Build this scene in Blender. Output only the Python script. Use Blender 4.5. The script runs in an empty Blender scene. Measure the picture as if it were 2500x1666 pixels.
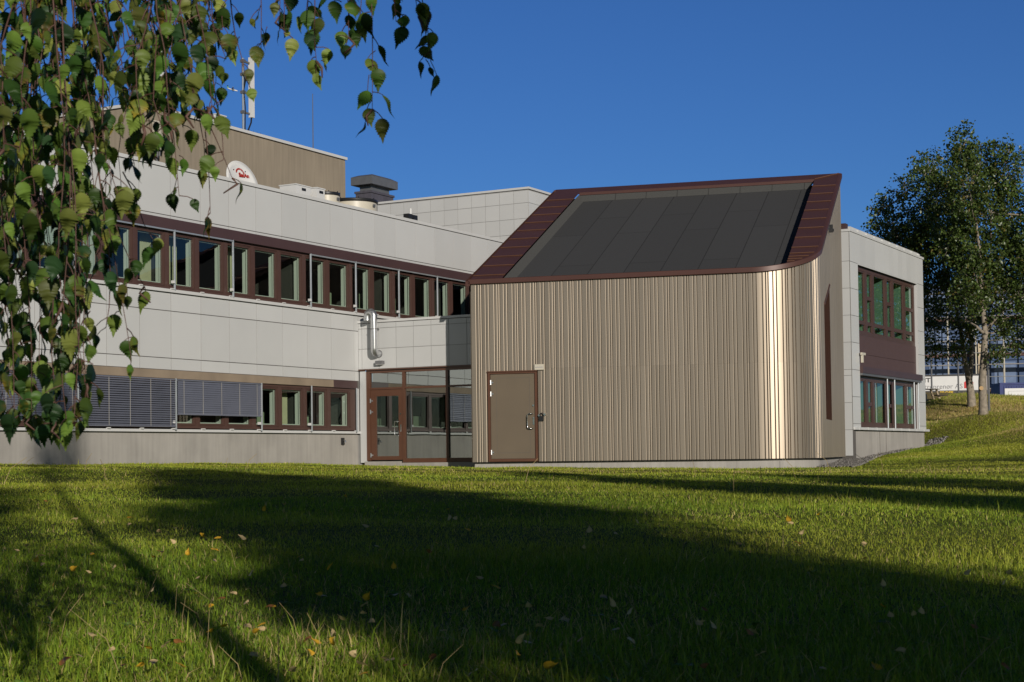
import bpy, bmesh, math, random
import numpy as np
from mathutils import Vector, Matrix

# ------------------------------------------------------------------ camera, sky, sun
SC = bpy.context.scene
COL = SC.collection
SUN_AZ, SUN_EL = 18.0, 16.0          # behind the camera, to the right
f_px, PITCH, ROLL, PP_Y = 3941.98, math.radians(1.9934), math.radians(0.7485), 975.2
fw = Vector((0, math.cos(PITCH), math.sin(PITCH)))
up0 = Vector((0, -math.sin(PITCH), math.cos(PITCH)))
rt0 = Vector((1, 0, 0))
rt = rt0 * math.cos(ROLL) - up0 * math.sin(ROLL)
up = up0 * math.cos(ROLL) + rt0 * math.sin(ROLL)
cd = bpy.data.cameras.new('camera')
cam = bpy.data.objects.new('camera', cd)
COL.objects.link(cam)
M = Matrix.Identity(4)
for i in range(3):
    M[i][0], M[i][1], M[i][2] = rt[i], up[i], -fw[i]
cam.matrix_world = M
cd.sensor_width = 36.0
cd.lens = f_px / 2500 * 36
cd.shift_y = (PP_Y - 833) / 2500
cd.clip_start, cd.clip_end = 0.1, 9000
cd.dof.use_dof = True
cd.dof.focus_distance = 42
cd.dof.aperture_fstop = 26
SC.camera = cam

W = bpy.data.worlds.new('World')
SC.world = W
W.use_nodes = True
nt = W.node_tree
bg = nt.nodes['Background']
sky = nt.nodes.new('ShaderNodeTexSky')
sky.sky_type = 'NISHITA'
sky.sun_disc = False
sky.sun_elevation = math.radians(SUN_EL)
sky.sun_rotation = math.radians(180 - SUN_AZ)
sky.altitude = 0
sky.air_density = 1.0
sky.dust_density = 0.1
sky.ozone_density = 4.0
# deep blue on the side away from the sun, paler around the sun's quarter
def _wn(kind, **kw):
    n = nt.nodes.new(kind)
    for k, v in kw.items(): setattr(n, k, v)
    return n


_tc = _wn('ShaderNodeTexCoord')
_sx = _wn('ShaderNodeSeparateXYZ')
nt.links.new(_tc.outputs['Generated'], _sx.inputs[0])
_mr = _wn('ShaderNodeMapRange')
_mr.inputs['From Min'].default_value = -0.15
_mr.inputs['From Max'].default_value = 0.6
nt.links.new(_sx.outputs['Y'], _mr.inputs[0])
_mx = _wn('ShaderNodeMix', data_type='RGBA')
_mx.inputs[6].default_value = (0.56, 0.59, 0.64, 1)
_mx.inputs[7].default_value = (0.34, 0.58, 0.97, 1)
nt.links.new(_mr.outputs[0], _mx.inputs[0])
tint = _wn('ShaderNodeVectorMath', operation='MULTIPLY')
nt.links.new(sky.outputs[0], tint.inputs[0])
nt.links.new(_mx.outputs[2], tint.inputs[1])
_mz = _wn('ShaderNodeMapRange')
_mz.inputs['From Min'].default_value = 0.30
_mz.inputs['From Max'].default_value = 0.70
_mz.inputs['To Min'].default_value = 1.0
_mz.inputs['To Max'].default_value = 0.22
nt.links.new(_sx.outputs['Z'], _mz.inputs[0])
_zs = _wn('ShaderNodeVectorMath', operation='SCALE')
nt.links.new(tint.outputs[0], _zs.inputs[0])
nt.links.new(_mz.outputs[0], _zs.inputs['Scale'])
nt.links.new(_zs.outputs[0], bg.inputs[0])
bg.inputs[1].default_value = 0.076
sl_ = bpy.data.lights.new('sun', 'SUN')
sl_.energy = 3.5
sl_.angle = math.radians(0.53)
sl_.color = (1.0, 0.925, 0.82)
sun = bpy.data.objects.new('sun', sl_)
sun.rotation_euler = (math.radians(90 - SUN_EL), 0, math.radians(SUN_AZ))
COL.objects.link(sun)
SC.view_settings.view_transform = 'Standard'
SC.view_settings.look = 'None'
SC.view_settings.exposure = 0.0
SC.view_settings.gamma = 1.0
SC.render.engine = 'CYCLES'
SC.cycles.max_bounces = 8
SC.cycles.transparent_max_bounces = 16
SC.cycles.caustics_reflective = False
SC.cycles.caustics_refractive = False

# ------------------------------------------------------------------ helpers
R = random.Random(7)
NP = np.random.default_rng(11)


def tag(o, label=None, cat=None, group=None, kind=None):
    if label: o['label'] = label
    if cat: o['category'] = cat
    if group: o['group'] = group
    if kind: o['kind'] = kind
    return o


def empty(name, loc=(0, 0, 0), rz=0.0, label=None, cat=None, group=None, parent=None):
    o = bpy.data.objects.new(name, None)
    o.empty_display_size = 0.3
    COL.objects.link(o)
    o.location = loc
    o.rotation_euler = (0, 0, rz)
    if parent: o.parent = parent
    return tag(o, label, cat, group)


class MB:
    """collects boxes, quads, tubes; build() links them as one mesh object"""
    def __init__(s, T=None):
        s.v, s.f, s.T = [], [], T

    def add(s, vs, fs):
        n = len(s.v)
        if s.T: vs = [s.T(*p) for p in vs]
        s.v += [tuple(p) for p in vs]
        s.f += [tuple(i + n for i in q) for q in fs]
        return s

    def box(s, x0, x1, y0, y1, z0, z1):
        return s.add([(x0, y0, z0), (x1, y0, z0), (x1, y1, z0), (x0, y1, z0), (x0, y0, z1), (x1, y0, z1), (x1, y1, z1), (x0, y1, z1)],
                     [(0, 3, 2, 1), (4, 5, 6, 7), (0, 1, 5, 4), (1, 2, 6, 5), (2, 3, 7, 6), (3, 0, 4, 7)])

    def poly(s, pts):
        return s.add(pts, [tuple(range(len(pts)))])

    def prism(s, pts, vec):
        n = len(pts)
        vec = Vector(vec)
        b = [Vector(p) + vec for p in pts]
        return s.add([tuple(p) for p in pts] + [tuple(p) for p in b],
                     [tuple(range(n - 1, -1, -1)), tuple(range(n, 2 * n))] + [(i, (i + 1) % n, n + (i + 1) % n, n + i) for i in range(n)])

    def tube(s, path, r, n=8, cap=True):
        path = [Vector(p) for p in path]
        rs = r if isinstance(r, (list, tuple)) else [r] * len(path)
        vs, fs = [], []
        a = None
        for i, p in enumerate(path):
            t = (path[min(i + 1, len(path) - 1)] - path[max(i - 1, 0)]).normalized()
            if a is None:
                a = t.orthogonal().normalized()
            else:
                a = (a - t * a.dot(t))
                a = a.normalized() if a.length > 1e-5 else t.orthogonal().normalized()
            b = t.cross(a)
            for k in range(n):
                w = 2 * math.pi * k / n
                vs.append(p + (a * math.cos(w) + b * math.sin(w)) * rs[i])
        m = len(path)
        for i in range(m - 1):
            for k in range(n):
                fs.append((i * n + k, i * n + (k + 1) % n, (i + 1) * n + (k + 1) % n, (i + 1) * n + k))
        if cap:
            fs.append(tuple(range(n - 1, -1, -1)))
            fs.append(tuple(range((m - 1) * n, m * n)))
        return s.add([tuple(v) for v in vs], fs)

    def frame(s, u0, u1, z0, z1, w, d0, d1, wb=None, wt=None, wr=None):
        """rectangular ring in the (u, depth, z) system"""
        wb = w if wb is None else wb
        wt = w if wt is None else wt
        wr = w if wr is None else wr
        s.box(u0, u0 + w, d0, d1, z0, z1)
        s.box(u1 - wr, u1, d0, d1, z0, z1)
        s.box(u0 + w, u1 - wr, d0, d1, z0, z0 + wb)
        s.box(u0 + w, u1 - wr, d0, d1, z1 - wt, z1)
        return s

    def build(s, name, mat, parent=None, smooth=False, label=None, recalc=True, loc=None):
        me = bpy.data.meshes.new(name)
        me.from_pydata(s.v, [], s.f)
        if recalc:
            b = bmesh.new()
            b.from_mesh(me)
            bmesh.ops.recalc_face_normals(b, faces=b.faces)
            b.to_mesh(me)
            b.free()
        if smooth:
            me.polygons.foreach_set('use_smooth', [True] * len(me.polygons))
        me.materials.append(mat)
        o = bpy.data.objects.new(name, me)
        COL.objects.link(o)
        if parent: o.parent = parent
        if loc: o.location = loc
        if label: o['label'] = label
        return o


def smooth_by_angle(o, deg=35):
    me = o.data
    b = bmesh.new()
    b.from_mesh(me)
    for e in b.edges:
        e.smooth = len(e.link_faces) == 2 and e.calc_face_angle(0) < math.radians(deg)
    for fc in b.faces: fc.smooth = True
    b.to_mesh(me)
    b.free()
    return o


# ------------------------------------------------------------------ materials
MATS = {}


def mat(name, col, rough=0.6, metal=0.0, var=0.12, scale=3.0, bump=0.0, bscale=60.0, spec=0.5, streak=0.0, stretch=(1, 1, 1)):
    """principled paint / metal / stone with soft large-scale mottling, optional vertical streaks and fine bump"""
    m = bpy.data.materials.new(name)
    m.use_nodes = True
    n = m.node_tree.nodes
    l = m.node_tree.links
    p = n['Principled BSDF']
    p.inputs['Roughness'].default_value = rough
    p.inputs['Metallic'].default_value = metal
    p.inputs['Specular IOR Level'].default_value = spec
    tc = n.new('ShaderNodeTexCoord')
    mp = n.new('ShaderNodeMapping')
    mp.inputs['Scale'].default_value = stretch
    l.new(tc.outputs['Object'], mp.inputs[0])
    nz = n.new('ShaderNodeTexNoise')
    nz.inputs['Scale'].default_value = scale
    nz.inputs['Detail'].default_value = 6
    l.new(mp.outputs[0], nz.inputs['Vector'])
    mr = n.new('ShaderNodeMapRange')
    mr.inputs['From Min'].default_value = 0.25
    mr.inputs['From Max'].default_value = 0.75
    mr.inputs['To Min'].default_value = 1 - var
    mr.inputs['To Max'].default_value = 1 + var
    l.new(nz.outputs[0], mr.inputs[0])
    fac = mr.outputs[0]
    if streak:
        ms = n.new('ShaderNodeMapping')
        ms.inputs['Scale'].default_value = (9, 9, 0.5)
        l.new(tc.outputs['Object'], ms.inputs[0])
        ns = n.new('ShaderNodeTexNoise')
        ns.inputs['Scale'].default_value = 1.0
        ns.inputs['Detail'].default_value = 5
        l.new(ms.outputs[0], ns.inputs['Vector'])
        r2 = n.new('ShaderNodeMapRange')
        r2.inputs['From Min'].default_value = 0.3
        r2.inputs['From Max'].default_value = 0.7
        r2.inputs['To Min'].default_value = 1 - streak
        r2.inputs['To Max'].default_value = 1 + streak * 0.5
        l.new(ns.outputs[0], r2.inputs[0])
        mu = n.new('ShaderNodeMath')
        mu.operation = 'MULTIPLY'
        l.new(fac, mu.inputs[0])
        l.new(r2.outputs[0], mu.inputs[1])
        fac = mu.outputs[0]
    vm = n.new('ShaderNodeVectorMath')
    vm.operation = 'SCALE'
    vm.inputs[0].default_value = [c * (0.88 if metal < .5 else 1.0) for c in col[:3]]
    l.new(fac, vm.inputs['Scale'])
    l.new(vm.outputs[0], p.inputs['Base Color'])
    if bump:
        nb = n.new('ShaderNodeTexNoise')
        nb.inputs['Scale'].default_value = bscale
        nb.inputs['Detail'].default_value = 4
        l.new(tc.outputs['Object'], nb.inputs['Vector'])
        bp = n.new('ShaderNodeBump')
        bp.inputs['Strength'].default_value = bump
        bp.inputs['Distance'].default_value = 0.01
        l.new(nb.outputs[0], bp.inputs['Height'])
        l.new(bp.outputs[0], p.inputs['Normal'])
    MATS[name] = m
    return m


def glass_mat(name, tint=(0.80, 0.89, 0.83), refl=0.10):
    m = bpy.data.materials.new(name)
    m.use_nodes = True
    n = m.node_tree.nodes
    l = m.node_tree.links
    n.remove(n['Principled BSDF'])
    out = n['Material Output']
    tr = n.new('ShaderNodeBsdfTransparent')
    tr.inputs[0].default_value = (*tint, 1)
    gl = n.new('ShaderNodeBsdfGlossy')
    gl.inputs['Roughness'].default_value = 0.0
    gl.inputs[0].default_value = (0.9, 0.97, 0.95, 1)
    tc = n.new('ShaderNodeTexCoord')
    nz = n.new('ShaderNodeTexNoise')
    nz.inputs['Scale'].default_value = 1.1
    l.new(tc.outputs['Object'], nz.inputs['Vector'])
    bp = n.new('ShaderNodeBump')
    bp.inputs['Strength'].default_value = 0.04
    bp.inputs['Distance'].default_value = 0.05
    l.new(nz.outputs[0], bp.inputs['Height'])
    l.new(bp.outputs[0], gl.inputs['Normal'])
    fr = n.new('ShaderNodeLayerWeight')
    fr.inputs['Blend'].default_value = 0.5
    pw = n.new('ShaderNodeMath')
    pw.operation = 'POWER'
    pw.inputs[1].default_value = 4.0
    l.new(fr.outputs['Facing'], pw.inputs[0])
    ma = n.new('ShaderNodeMath')
    ma.operation = 'MULTIPLY_ADD'
    ma.inputs[1].default_value = 0.9 - refl
    ma.inputs[2].default_value = refl
    ma.use_clamp = True
    l.new(pw.outputs[0], ma.inputs[0])
    mx = n.new('ShaderNodeMixShader')
    l.new(ma.outputs[0], mx.inputs[0])
    l.new(tr.outputs[0], mx.inputs[1])
    l.new(gl.outputs[0], mx.inputs[2])
    l.new(mx.outputs[0], out.inputs[0])
    return m


def leaf_mat(name, rough=0.5, trans=0.35, attr='col', gain=1.0, spec=0.3):
    m = bpy.data.materials.new(name)
    m.use_nodes = True
    n = m.node_tree.nodes
    l = m.node_tree.links
    p = n['Principled BSDF']
    p.inputs['Roughness'].default_value = rough
    p.inputs['Specular IOR Level'].default_value = spec
    at = n.new('ShaderNodeAttribute')
    at.attribute_name = attr
    vm = n.new('ShaderNodeVectorMath')
    vm.operation = 'SCALE'
    vm.inputs['Scale'].default_value = gain
    l.new(at.outputs['Color'], vm.inputs[0])
    l.new(vm.outputs[0], p.inputs['Base Color'])
    tl = n.new('ShaderNodeBsdfTranslucent')
    hs = n.new('ShaderNodeVectorMath')
    hs.operation = 'MULTIPLY'
    hs.inputs[1].default_value = (1.25, 1.35, 0.5)
    l.new(vm.outputs[0], hs.inputs[0])
    l.new(hs.outputs[0], tl.inputs[0])
    mx = n.new('ShaderNodeMixShader')
    mx.inputs[0].default_value = trans
    l.new(p.outputs[0], mx.inputs[1])
    l.new(tl.outputs[0], mx.inputs[2])
    l.new(mx.outputs[0], n['Material Output'].inputs[0])
    return m


m_white = mat('white_panel_paint', (0.655, 0.66, 0.655), 0.42, var=0.03, scale=0.8, bump=0.04, bscale=40)
m_joint2 = mat('grey_panel_joint', (0.36, 0.355, 0.345), 0.7)
m_coping = mat('white_coping_metal', (0.71, 0.71, 0.70), 0.35, var=0.04, scale=1.5)
m_joint = mat('dark_panel_joint', (0.13, 0.12, 0.11), 0.8)
m_tan = mat('tan_render', (0.34, 0.285, 0.215), 0.9, var=0.09, scale=0.7, bump=0.25, bscale=50, streak=0.14)
m_conc = mat('pale_concrete', (0.43, 0.405, 0.37), 0.85, var=0.13, scale=1.1, bump=0.2, bscale=30, streak=0.12)
m_beam = mat('tan_concrete_beam', (0.32, 0.25, 0.18), 0.85, var=0.2, scale=1.4, bump=0.2, bscale=30)
m_band = mat('brown_steel_band', (0.085, 0.048, 0.048), 0.42, var=0.08, scale=1.2)
m_frame = mat('brown_window_frame', (0.095, 0.05, 0.04), 0.4, var=0.08)
m_frame2 = mat('rust_brown_door_frame', (0.125, 0.055, 0.032), 0.38, var=0.08)
m_spandrel = mat('plum_brown_spandrel', (0.105, 0.062, 0.060), 0.55, var=0.06)
m_dark = mat('dark_seal', (0.015, 0.014, 0.013), 0.6)
m_inter = mat('dim_interior', (0.045, 0.043, 0.038), 0.9)
m_lining = mat('white_window_lining', (0.66, 0.68, 0.62), 0.6, var=0.04)
m_slot = mat('dark_brown_slot', (0.075, 0.035, 0.024), 0.95, spec=0.05)
m_silver = mat('galvanised_steel', (0.62, 0.63, 0.64), 0.32, metal=0.9, var=0.12, scale=14)
m_rail = mat('anodised_rail', (0.55, 0.58, 0.60), 0.35, metal=0.6)
m_slat = mat('grey_blue_slat', (0.21, 0.225, 0.285), 0.38, metal=0.25, var=0.06)
m_cord = mat('pale_cord', (0.5, 0.48, 0.45), 0.8)
m_clad = mat('champagne_metal_cladding', (0.42, 0.35, 0.272), 0.43, metal=0.75, var=0.05, scale=0.35)
_n = m_clad.node_tree.nodes
_l = m_clad.node_tree.links
_p = _n['Principled BSDF']
_ge = _n.new('ShaderNodeNewGeometry')  # random tone per board, standing in for boards that reflect unevenly
_mr = _n.new('ShaderNodeMapRange')
_mr.inputs['To Min'].default_value = 0.90
_mr.inputs['To Max'].default_value = 1.08
_l.new(_ge.outputs['Random Per Island'], _mr.inputs[0])
_vm = _n.new('ShaderNodeVectorMath')
_vm.operation = 'SCALE'
_l.new(_p.inputs['Base Color'].links[0].from_socket, _vm.inputs[0])
_l.new(_mr.outputs[0], _vm.inputs['Scale'])
_l.new(_vm.outputs[0], _p.inputs['Base Color'])
m_door = mat('taupe_door_paint', (0.17, 0.133, 0.092), 0.5, var=0.05, scale=1.5)
m_flash = mat('dark_brown_roof_metal', (0.105, 0.046, 0.036), 0.42, metal=0.1, var=0.1, scale=1.0)
m_seam = mat('rust_roof_seam', (0.16, 0.07, 0.035), 0.4, metal=0.2)
m_felt2 = mat('pale_roof_felt', (0.074, 0.074, 0.071), 0.95, var=0.25, scale=60)
m_grey = mat('grey_sheet_metal', (0.20, 0.20, 0.205), 0.45, metal=0.5, var=0.1, scale=4)
m_cream = mat('cream_plastic', (0.66, 0.61, 0.50), 0.4, var=0.04)
m_plastic = mat('white_plastic', (0.78, 0.78, 0.77), 0.35, var=0.03)
m_black = mat('black_plastic', (0.02, 0.02, 0.022), 0.4)
m_chrome = mat('polished_steel', (0.75, 0.75, 0.73), 0.15, metal=1.0)
m_red = mat('red_lettering', (0.45, 0.03, 0.02), 0.5)
m_bark = mat('poplar_bark', (0.30, 0.255, 0.20), 0.9, var=0.4, scale=7, bump=0.9, bscale=22)
m_bark2 = mat('birch_bark', (0.34, 0.30, 0.27), 0.8, var=0.5, scale=9, bump=0.5, bscale=30)
m_twig = mat('reddish_twig', (0.115, 0.055, 0.04), 0.6, var=0.25, scale=40)
m_wood = mat('weathered_planks', (0.42, 0.33, 0.22), 0.8, var=0.2, scale=5)
m_glass = glass_mat('window_glass')
m_glass2 = glass_mat('entrance_glass', (0.30, 0.37, 0.34), 0.40)
m_glass3 = glass_mat('green_wing_glass', (0.40, 0.60, 0.49), 0.16)

def per_piece(m, lo, hi):
    n, l = m.node_tree.nodes, m.node_tree.links
    p = n['Principled BSDF']
    ge = n.new('ShaderNodeNewGeometry')
    mr = n.new('ShaderNodeMapRange')
    mr.inputs['To Min'].default_value = lo
    mr.inputs['To Max'].default_value = hi
    l.new(ge.outputs['Random Per Island'], mr.inputs[0])
    vm = n.new('ShaderNodeVectorMath')
    vm.operation = 'SCALE'
    l.new(p.inputs['Base Color'].links[0].from_socket, vm.inputs[0])
    l.new(mr.outputs[0], vm.inputs['Scale'])
    l.new(vm.outputs[0], p.inputs['Base Color'])


per_piece(m_white, 0.955, 1.03)
# felt roof: rolls about a metre wide laid down the slope with staggered end laps
m_felt = mat('charcoal_roof_felt', (0.056, 0.057, 0.060), 0.95, var=0.25, scale=70)
_n = m_felt.node_tree.nodes
_l = m_felt.node_tree.links
_p = _n['Principled BSDF']
_tc = _n.new('ShaderNodeTexCoord')
_sw = _n.new('ShaderNodeMapping')
_sw.inputs['Rotation'].default_value = (0, 0, math.radians(90))
_l.new(_tc.outputs['Object'], _sw.inputs[0])
_b = _n.new('ShaderNodeTexBrick')
_b.inputs['Scale'].default_value = 1.0
_b.inputs['Brick Width'].default_value = 5.2
_b.inputs['Row Height'].default_value = 1.02
_b.inputs['Mortar Size'].default_value = 0.012
_b.inputs['Color1'].default_value = (1, 1, 1, 1)
_b.inputs['Color2'].default_value = (0.86, 0.86, 0.86, 1)
_b.inputs['Mortar'].default_value = (0.22, 0.22, 0.22, 1)
_b.offset = 0.37
_l.new(_sw.outputs[0], _b.inputs['Vector'])
_mm = _n.new('ShaderNodeVectorMath')
_mm.operation = 'MULTIPLY'
_src = _p.inputs['Base Color'].links[0].from_socket
_l.new(_src, _mm.inputs[0])
_l.new(_b.outputs['Color'], _mm.inputs[1])
_l.new(_mm.outputs[0], _p.inputs['Base Color'])


def text_mesh(txt, size, mat_, parent, basis, origin, name='lettering', depth=0.004, bold=0.0, width=None):
    """lettering: basis = (right, up, out) unit vectors in the parent's space"""
    cu = bpy.data.curves.new(name, 'FONT')
    cu.body = txt
    cu.size = size
    cu.extrude = depth
    cu.offset = bold
    cu.resolution_u = 3
    o = bpy.data.objects.new(name + '_tmp', cu)
    COL.objects.link(o)
    bpy.context.view_layer.update()
    dg = bpy.context.evaluated_depsgraph_get()
    me = bpy.data.meshes.new_from_object(o.evaluated_get(dg))
    bpy.data.objects.remove(o)
    r, u, n = (Vector(b) for b in basis)
    xs = [v.co.x for v in me.vertices]
    k = 1.0 if width is None else width / (max(xs) - min(xs))
    for v in me.vertices:
        c = v.co.copy()
        v.co = Vector(origin) + r * (c.x * k) + u * c.y + n * c.z
    me.name = name
    me.materials.clear()
    me.materials.append(mat_)
    ob = bpy.data.objects.new(name, me)
    COL.objects.link(ob)
    ob.parent = parent
    return ob


def np_mesh(name, verts, loops, starts, totals, mat_, cols=None, parent=None, smooth=False):
    """mesh straight from numpy arrays; cols = per-vertex rgb"""
    me = bpy.data.meshes.new(name)
    me.vertices.add(len(verts))
    me.vertices.foreach_set('co', np.asarray(verts, np.float32).ravel())
    me.loops.add(len(loops))
    me.loops.foreach_set('vertex_index', np.asarray(loops, np.int32))
    me.polygons.add(len(starts))
    me.polygons.foreach_set('loop_start', np.asarray(starts, np.int32))
    me.polygons.foreach_set('loop_total', np.asarray(totals, np.int32))
    if smooth:
        me.polygons.foreach_set('use_smooth', np.ones(len(starts), bool))
    if cols is not None:
        a = me.attributes.new('col', 'FLOAT_COLOR', 'POINT')
        c = np.ones((len(verts), 4), np.float32)
        c[:, :3] = cols
        a.data.foreach_set('color', c.ravel())
    me.update()
    me.validate()
    me.materials.append(mat_)
    o = bpy.data.objects.new(name, me)
    COL.objects.link(o)
    if parent: o.parent = parent
    return o


# ------------------------------------------------------------------ frames of the two buildings
AZ = math.radians(28.70753)
E0 = Vector((-4.56, 48.0, 0.0))                 # inner corner: long wing / entrance link
AX = Vector((math.sin(AZ), math.cos(AZ), 0))    # along the long wing, away
BX = Vector((-math.cos(AZ), math.sin(AZ), 0))   # into the long wing
C0 = Vector((-1.11, 44.121, 0.0))               # front left corner of the clad annex
_ac = math.radians(-74.50075)
FX = Vector((-math.sin(_ac), -math.cos(_ac), 0))
FY = Vector((-FX.y, FX.x, 0))


def bw(x, y, z=0.0):
    return E0 + AX * x + BX * y + Vector((0, 0, z))


def aw(x, y, z=0.0):
    return C0 + FX * x + FY * y + Vector((0, 0, z))
# ------------------------------------------------------------------ ground
_gp = [(0, 0, -.69), (-3, 2, -.68), (3, 2, -.70), (0, 5, -.66), (-1.5, 8, -.61), (2.5, 8, -.64), (-4, 15, -.48), (0, 15, -.52), (5, 15, -.56),
       (-8, 25, -.26), (-2, 26, -.36), (4, 26, -.44), (10, 28, -.46)]
for x in (-24, -14, -9, -5, -2, 0): _p = bw(x, -.2); _gp.append((_p.x, _p.y, -.165 + .008 * -x * .9 - (0.07 if x > -3 else 0)))
for x, z in ((0, -.33), (2, -.335), (5, -.385), (7.5, -.42), (9.4, -.43)): _p = aw(x, -.3); _gp.append((_p.x, _p.y, z))
for q, z in ((aw(9.8, 2), -.42), (aw(9.9, 6), -.37), (aw(9.8, 10), -.30), (bw(13.3, -11.5), -.27), (bw(15, -11.3), -.20), (bw(18, -11.3), -.02),
             (bw(22.6, -11.2), .13), (bw(24, -8), .35), (bw(30, 0), 1.2), (bw(5, 3), -.2), (bw(-10, 5), -.1), (bw(12, 8), 0)):
    _gp.append((q.x, q.y, z))
_gp += [(13.3, 42, -.38), (12.5, 46, -.36), (13.8, 49, -.20), (15.2, 52, .02), (17, 54, .25), (18.4, 58, .72), (21.5, 66, 1.55), (19.3, 66, 1.40), (18.2, 64, .95),
        (19.8, 71, 1.82), (18.6, 70, 1.4), (21.2, 82, 2.92), (23.5, 84, 2.80), (26, 85, 2.36), (27.2, 85, 2.02), (30, 86, 1.5), (20, 90, 2.85), (27, 96, 1.5), (32, 97, 1.3),
        (32, 120, 2.5), (45, 150, 2.4), (60, 150, 2.4), (30, 60, 1.1), (45, 60, 1.2), (45, 85, 1.8), (28, 40, -.2), (45, 35, -.1),
        (20, 15, -.6), (40, 10, -.7), (-12, 12, -.55), (-25, 15, -.5), (-40, 30, -.2), (0, -10, -.75), (20, -15, -.8), (-20, -15, -.7), (-40, -10, -.6), (40, -20, -.8),
        (0, 110, 1.5), (-40, 90, 0.5), (-60, 60, 0), (80, 100, 2.5), (0, 200, 2), (100, 200, 2.5), (-100, 200, 1), (120, 40, 0), (-120, 40, 0), (0, -80, -1), (100, -80, -1), (-100, -80, -1)]
_gp = np.array(_gp, float)
_c2 = 2.5 ** 2


def _phi(a, b):
    return np.sqrt(((a[:, None, :] - b[None, :, :]) ** 2).sum(-1) + _c2)


_K = _phi(_gp[:, :2], _gp[:, :2])
_n0 = len(_gp)
_A = np.zeros((_n0 + 3, _n0 + 3))
_A[:_n0, :_n0] = _K
_A[:_n0, _n0] = 1
_A[:_n0, _n0 + 1:] = _gp[:, :2]
_A[_n0:, :_n0] = _A[:_n0, _n0:].T
_w = np.linalg.solve(_A + np.eye(_n0 + 3) * 1e-9, np.r_[_gp[:, 2], 0, 0, 0])


def ground_z(xy):
    xy = np.atleast_2d(np.asarray(xy, float))
    out = np.empty(len(xy))
    for i in range(0, len(xy), 20000):
        q = xy[i:i + 20000]
        out[i:i + 20000] = _phi(q, _gp[:, :2]) @ _w[:_n0] + _w[_n0] + q @ _w[_n0 + 1:]
    far = np.hypot(xy[:, 0] - 10, xy[:, 1] - 50)
    k = np.clip((far - 130) / 90, 0, 1)
    k = k * k * (3 - 2 * k)
    bump = 0.012 * np.sin(xy[:, 0] * 2.1 + np.sin(xy[:, 1] * .9)) + 0.010 * np.sin(xy[:, 1] * 1.7 + xy[:, 0] * .6)
    return out * (1 - k) + 0.5 * k + bump


def gz(x, y):
    return float(ground_z([(x, y)])[0])


def _axis(lo, hi, dense0, dense1, step, grow=1.35):
    a = list(np.arange(dense0, dense1 + 1e-6, step))
    s = step
    while a[-1] < hi:
        s *= grow
        a.append(a[-1] + s)
    s = step
    while a[0] > lo:
        s *= grow
        a.insert(0, a[0] - s)
    return np.array(a)


_xs = _axis(-2500, 2500, -20, 36, .5)
_ys = _axis(-300, 6000, -4, 100, .5)
_X, _Y = np.meshgrid(_xs, _ys)
_Z = ground_z(np.c_[_X.ravel(), _Y.ravel()])
_nx, _ny = len(_xs), len(_ys)
_idx = np.arange(_nx * _ny).reshape(_ny, _nx)
_q = np.stack([_idx[:-1, :-1], _idx[:-1, 1:], _idx[1:, 1:], _idx[1:, :-1]], -1).reshape(-1, 4)


def ground_material():
    m = bpy.data.materials.new('lawn_soil')
    m.use_nodes = True
    n = m.node_tree.nodes
    l = m.node_tree.links
    p = n['Principled BSDF']
    p.inputs['Roughness'].default_value = 0.95
    p.inputs['Specular IOR Level'].default_value = 0.1
    tc = n.new('ShaderNodeTexCoord')
    n1 = n.new('ShaderNodeTexNoise')
    n1.inputs['Scale'].default_value = 0.6
    n1.inputs['Detail'].default_value = 8
    l.new(tc.outputs['Object'], n1.inputs['Vector'])
    n2 = n.new('ShaderNodeTexNoise')
    n2.inputs['Scale'].default_value = 26
    n2.inputs['Detail'].default_value = 6
    l.new(tc.outputs['Object'], n2.inputs['Vector'])
    r1 = n.new('ShaderNodeValToRGB')
    r1.color_ramp.elements[0].position = .3
    r1.color_ramp.elements[0].color = (0.055, 0.075, 0.010, 1)
    r1.color_ramp.elements[1].position = .7
    r1.color_ramp.elements[1].color = (0.13, 0.15, 0.026, 1)
    l.new(n2.outputs[0], r1.inputs[0])
    r2 = n.new('ShaderNodeValToRGB')
    r2.color_ramp.elements[0].position = .3
    r2.color_ramp.elements[0].color = (0.17, 0.145, 0.05, 1)
    r2.color_ramp.elements[1].position = .7
    r2.color_ramp.elements[1].color = (0.40, 0.30, 0.13, 1)
    l.new(n2.outputs[0], r2.inputs[0])
    sp = n.new('ShaderNodeSeparateXYZ')
    l.new(tc.outputs['Object'], sp.inputs[0])
    mr = n.new('ShaderNodeMapRange')
    mr.inputs['From Min'].default_value = 0.3
    mr.inputs['From Max'].default_value = 1.4
    l.new(sp.outputs['Z'], mr.inputs[0])
    mx = n.new('ShaderNodeMix')
    mx.data_type = 'RGBA'
    l.new(mr.outputs[0], mx.inputs[0])
    l.new(r1.outputs[0], mx.inputs[6])
    l.new(r2.outputs[0], mx.inputs[7])
    l.new(mx.outputs[2], p.inputs['Base Color'])
    bp = n.new('ShaderNodeBump')
    bp.inputs['Strength'].default_value = .7
    bp.inputs['Distance'].default_value = .03
    l.new(n2.outputs[0], bp.inputs['Height'])
    l.new(bp.outputs[0], p.inputs['Normal'])
    return m


ground = np_mesh('ground', np.c_[_X.ravel(), _Y.ravel(), _Z], _q.ravel(), np.arange(len(_q)) * 4, np.full(len(_q), 4), ground_material(), smooth=True)
tag(ground, kind='structure')

# ------------------------------------------------------------------ office building
OB = empty('office_building', E0, math.radians(90) - AZ,
           'two storey white panelled office building with brown window bands and tan rooftop block', 'building')
T_l = None                                   # long wing: (u, depth, z) = (x, y, z)
T_e = lambda u, d, z: (d, -u, z)             # entrance link: u runs to the right, depth into the wall
T_r = lambda u, d, z: (u, -11.07 + d, z)     # right wing face
T_s = lambda u, d, z: (13.05 + d, 1.145 - u, z)   # end faces looking towards the camera


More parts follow.
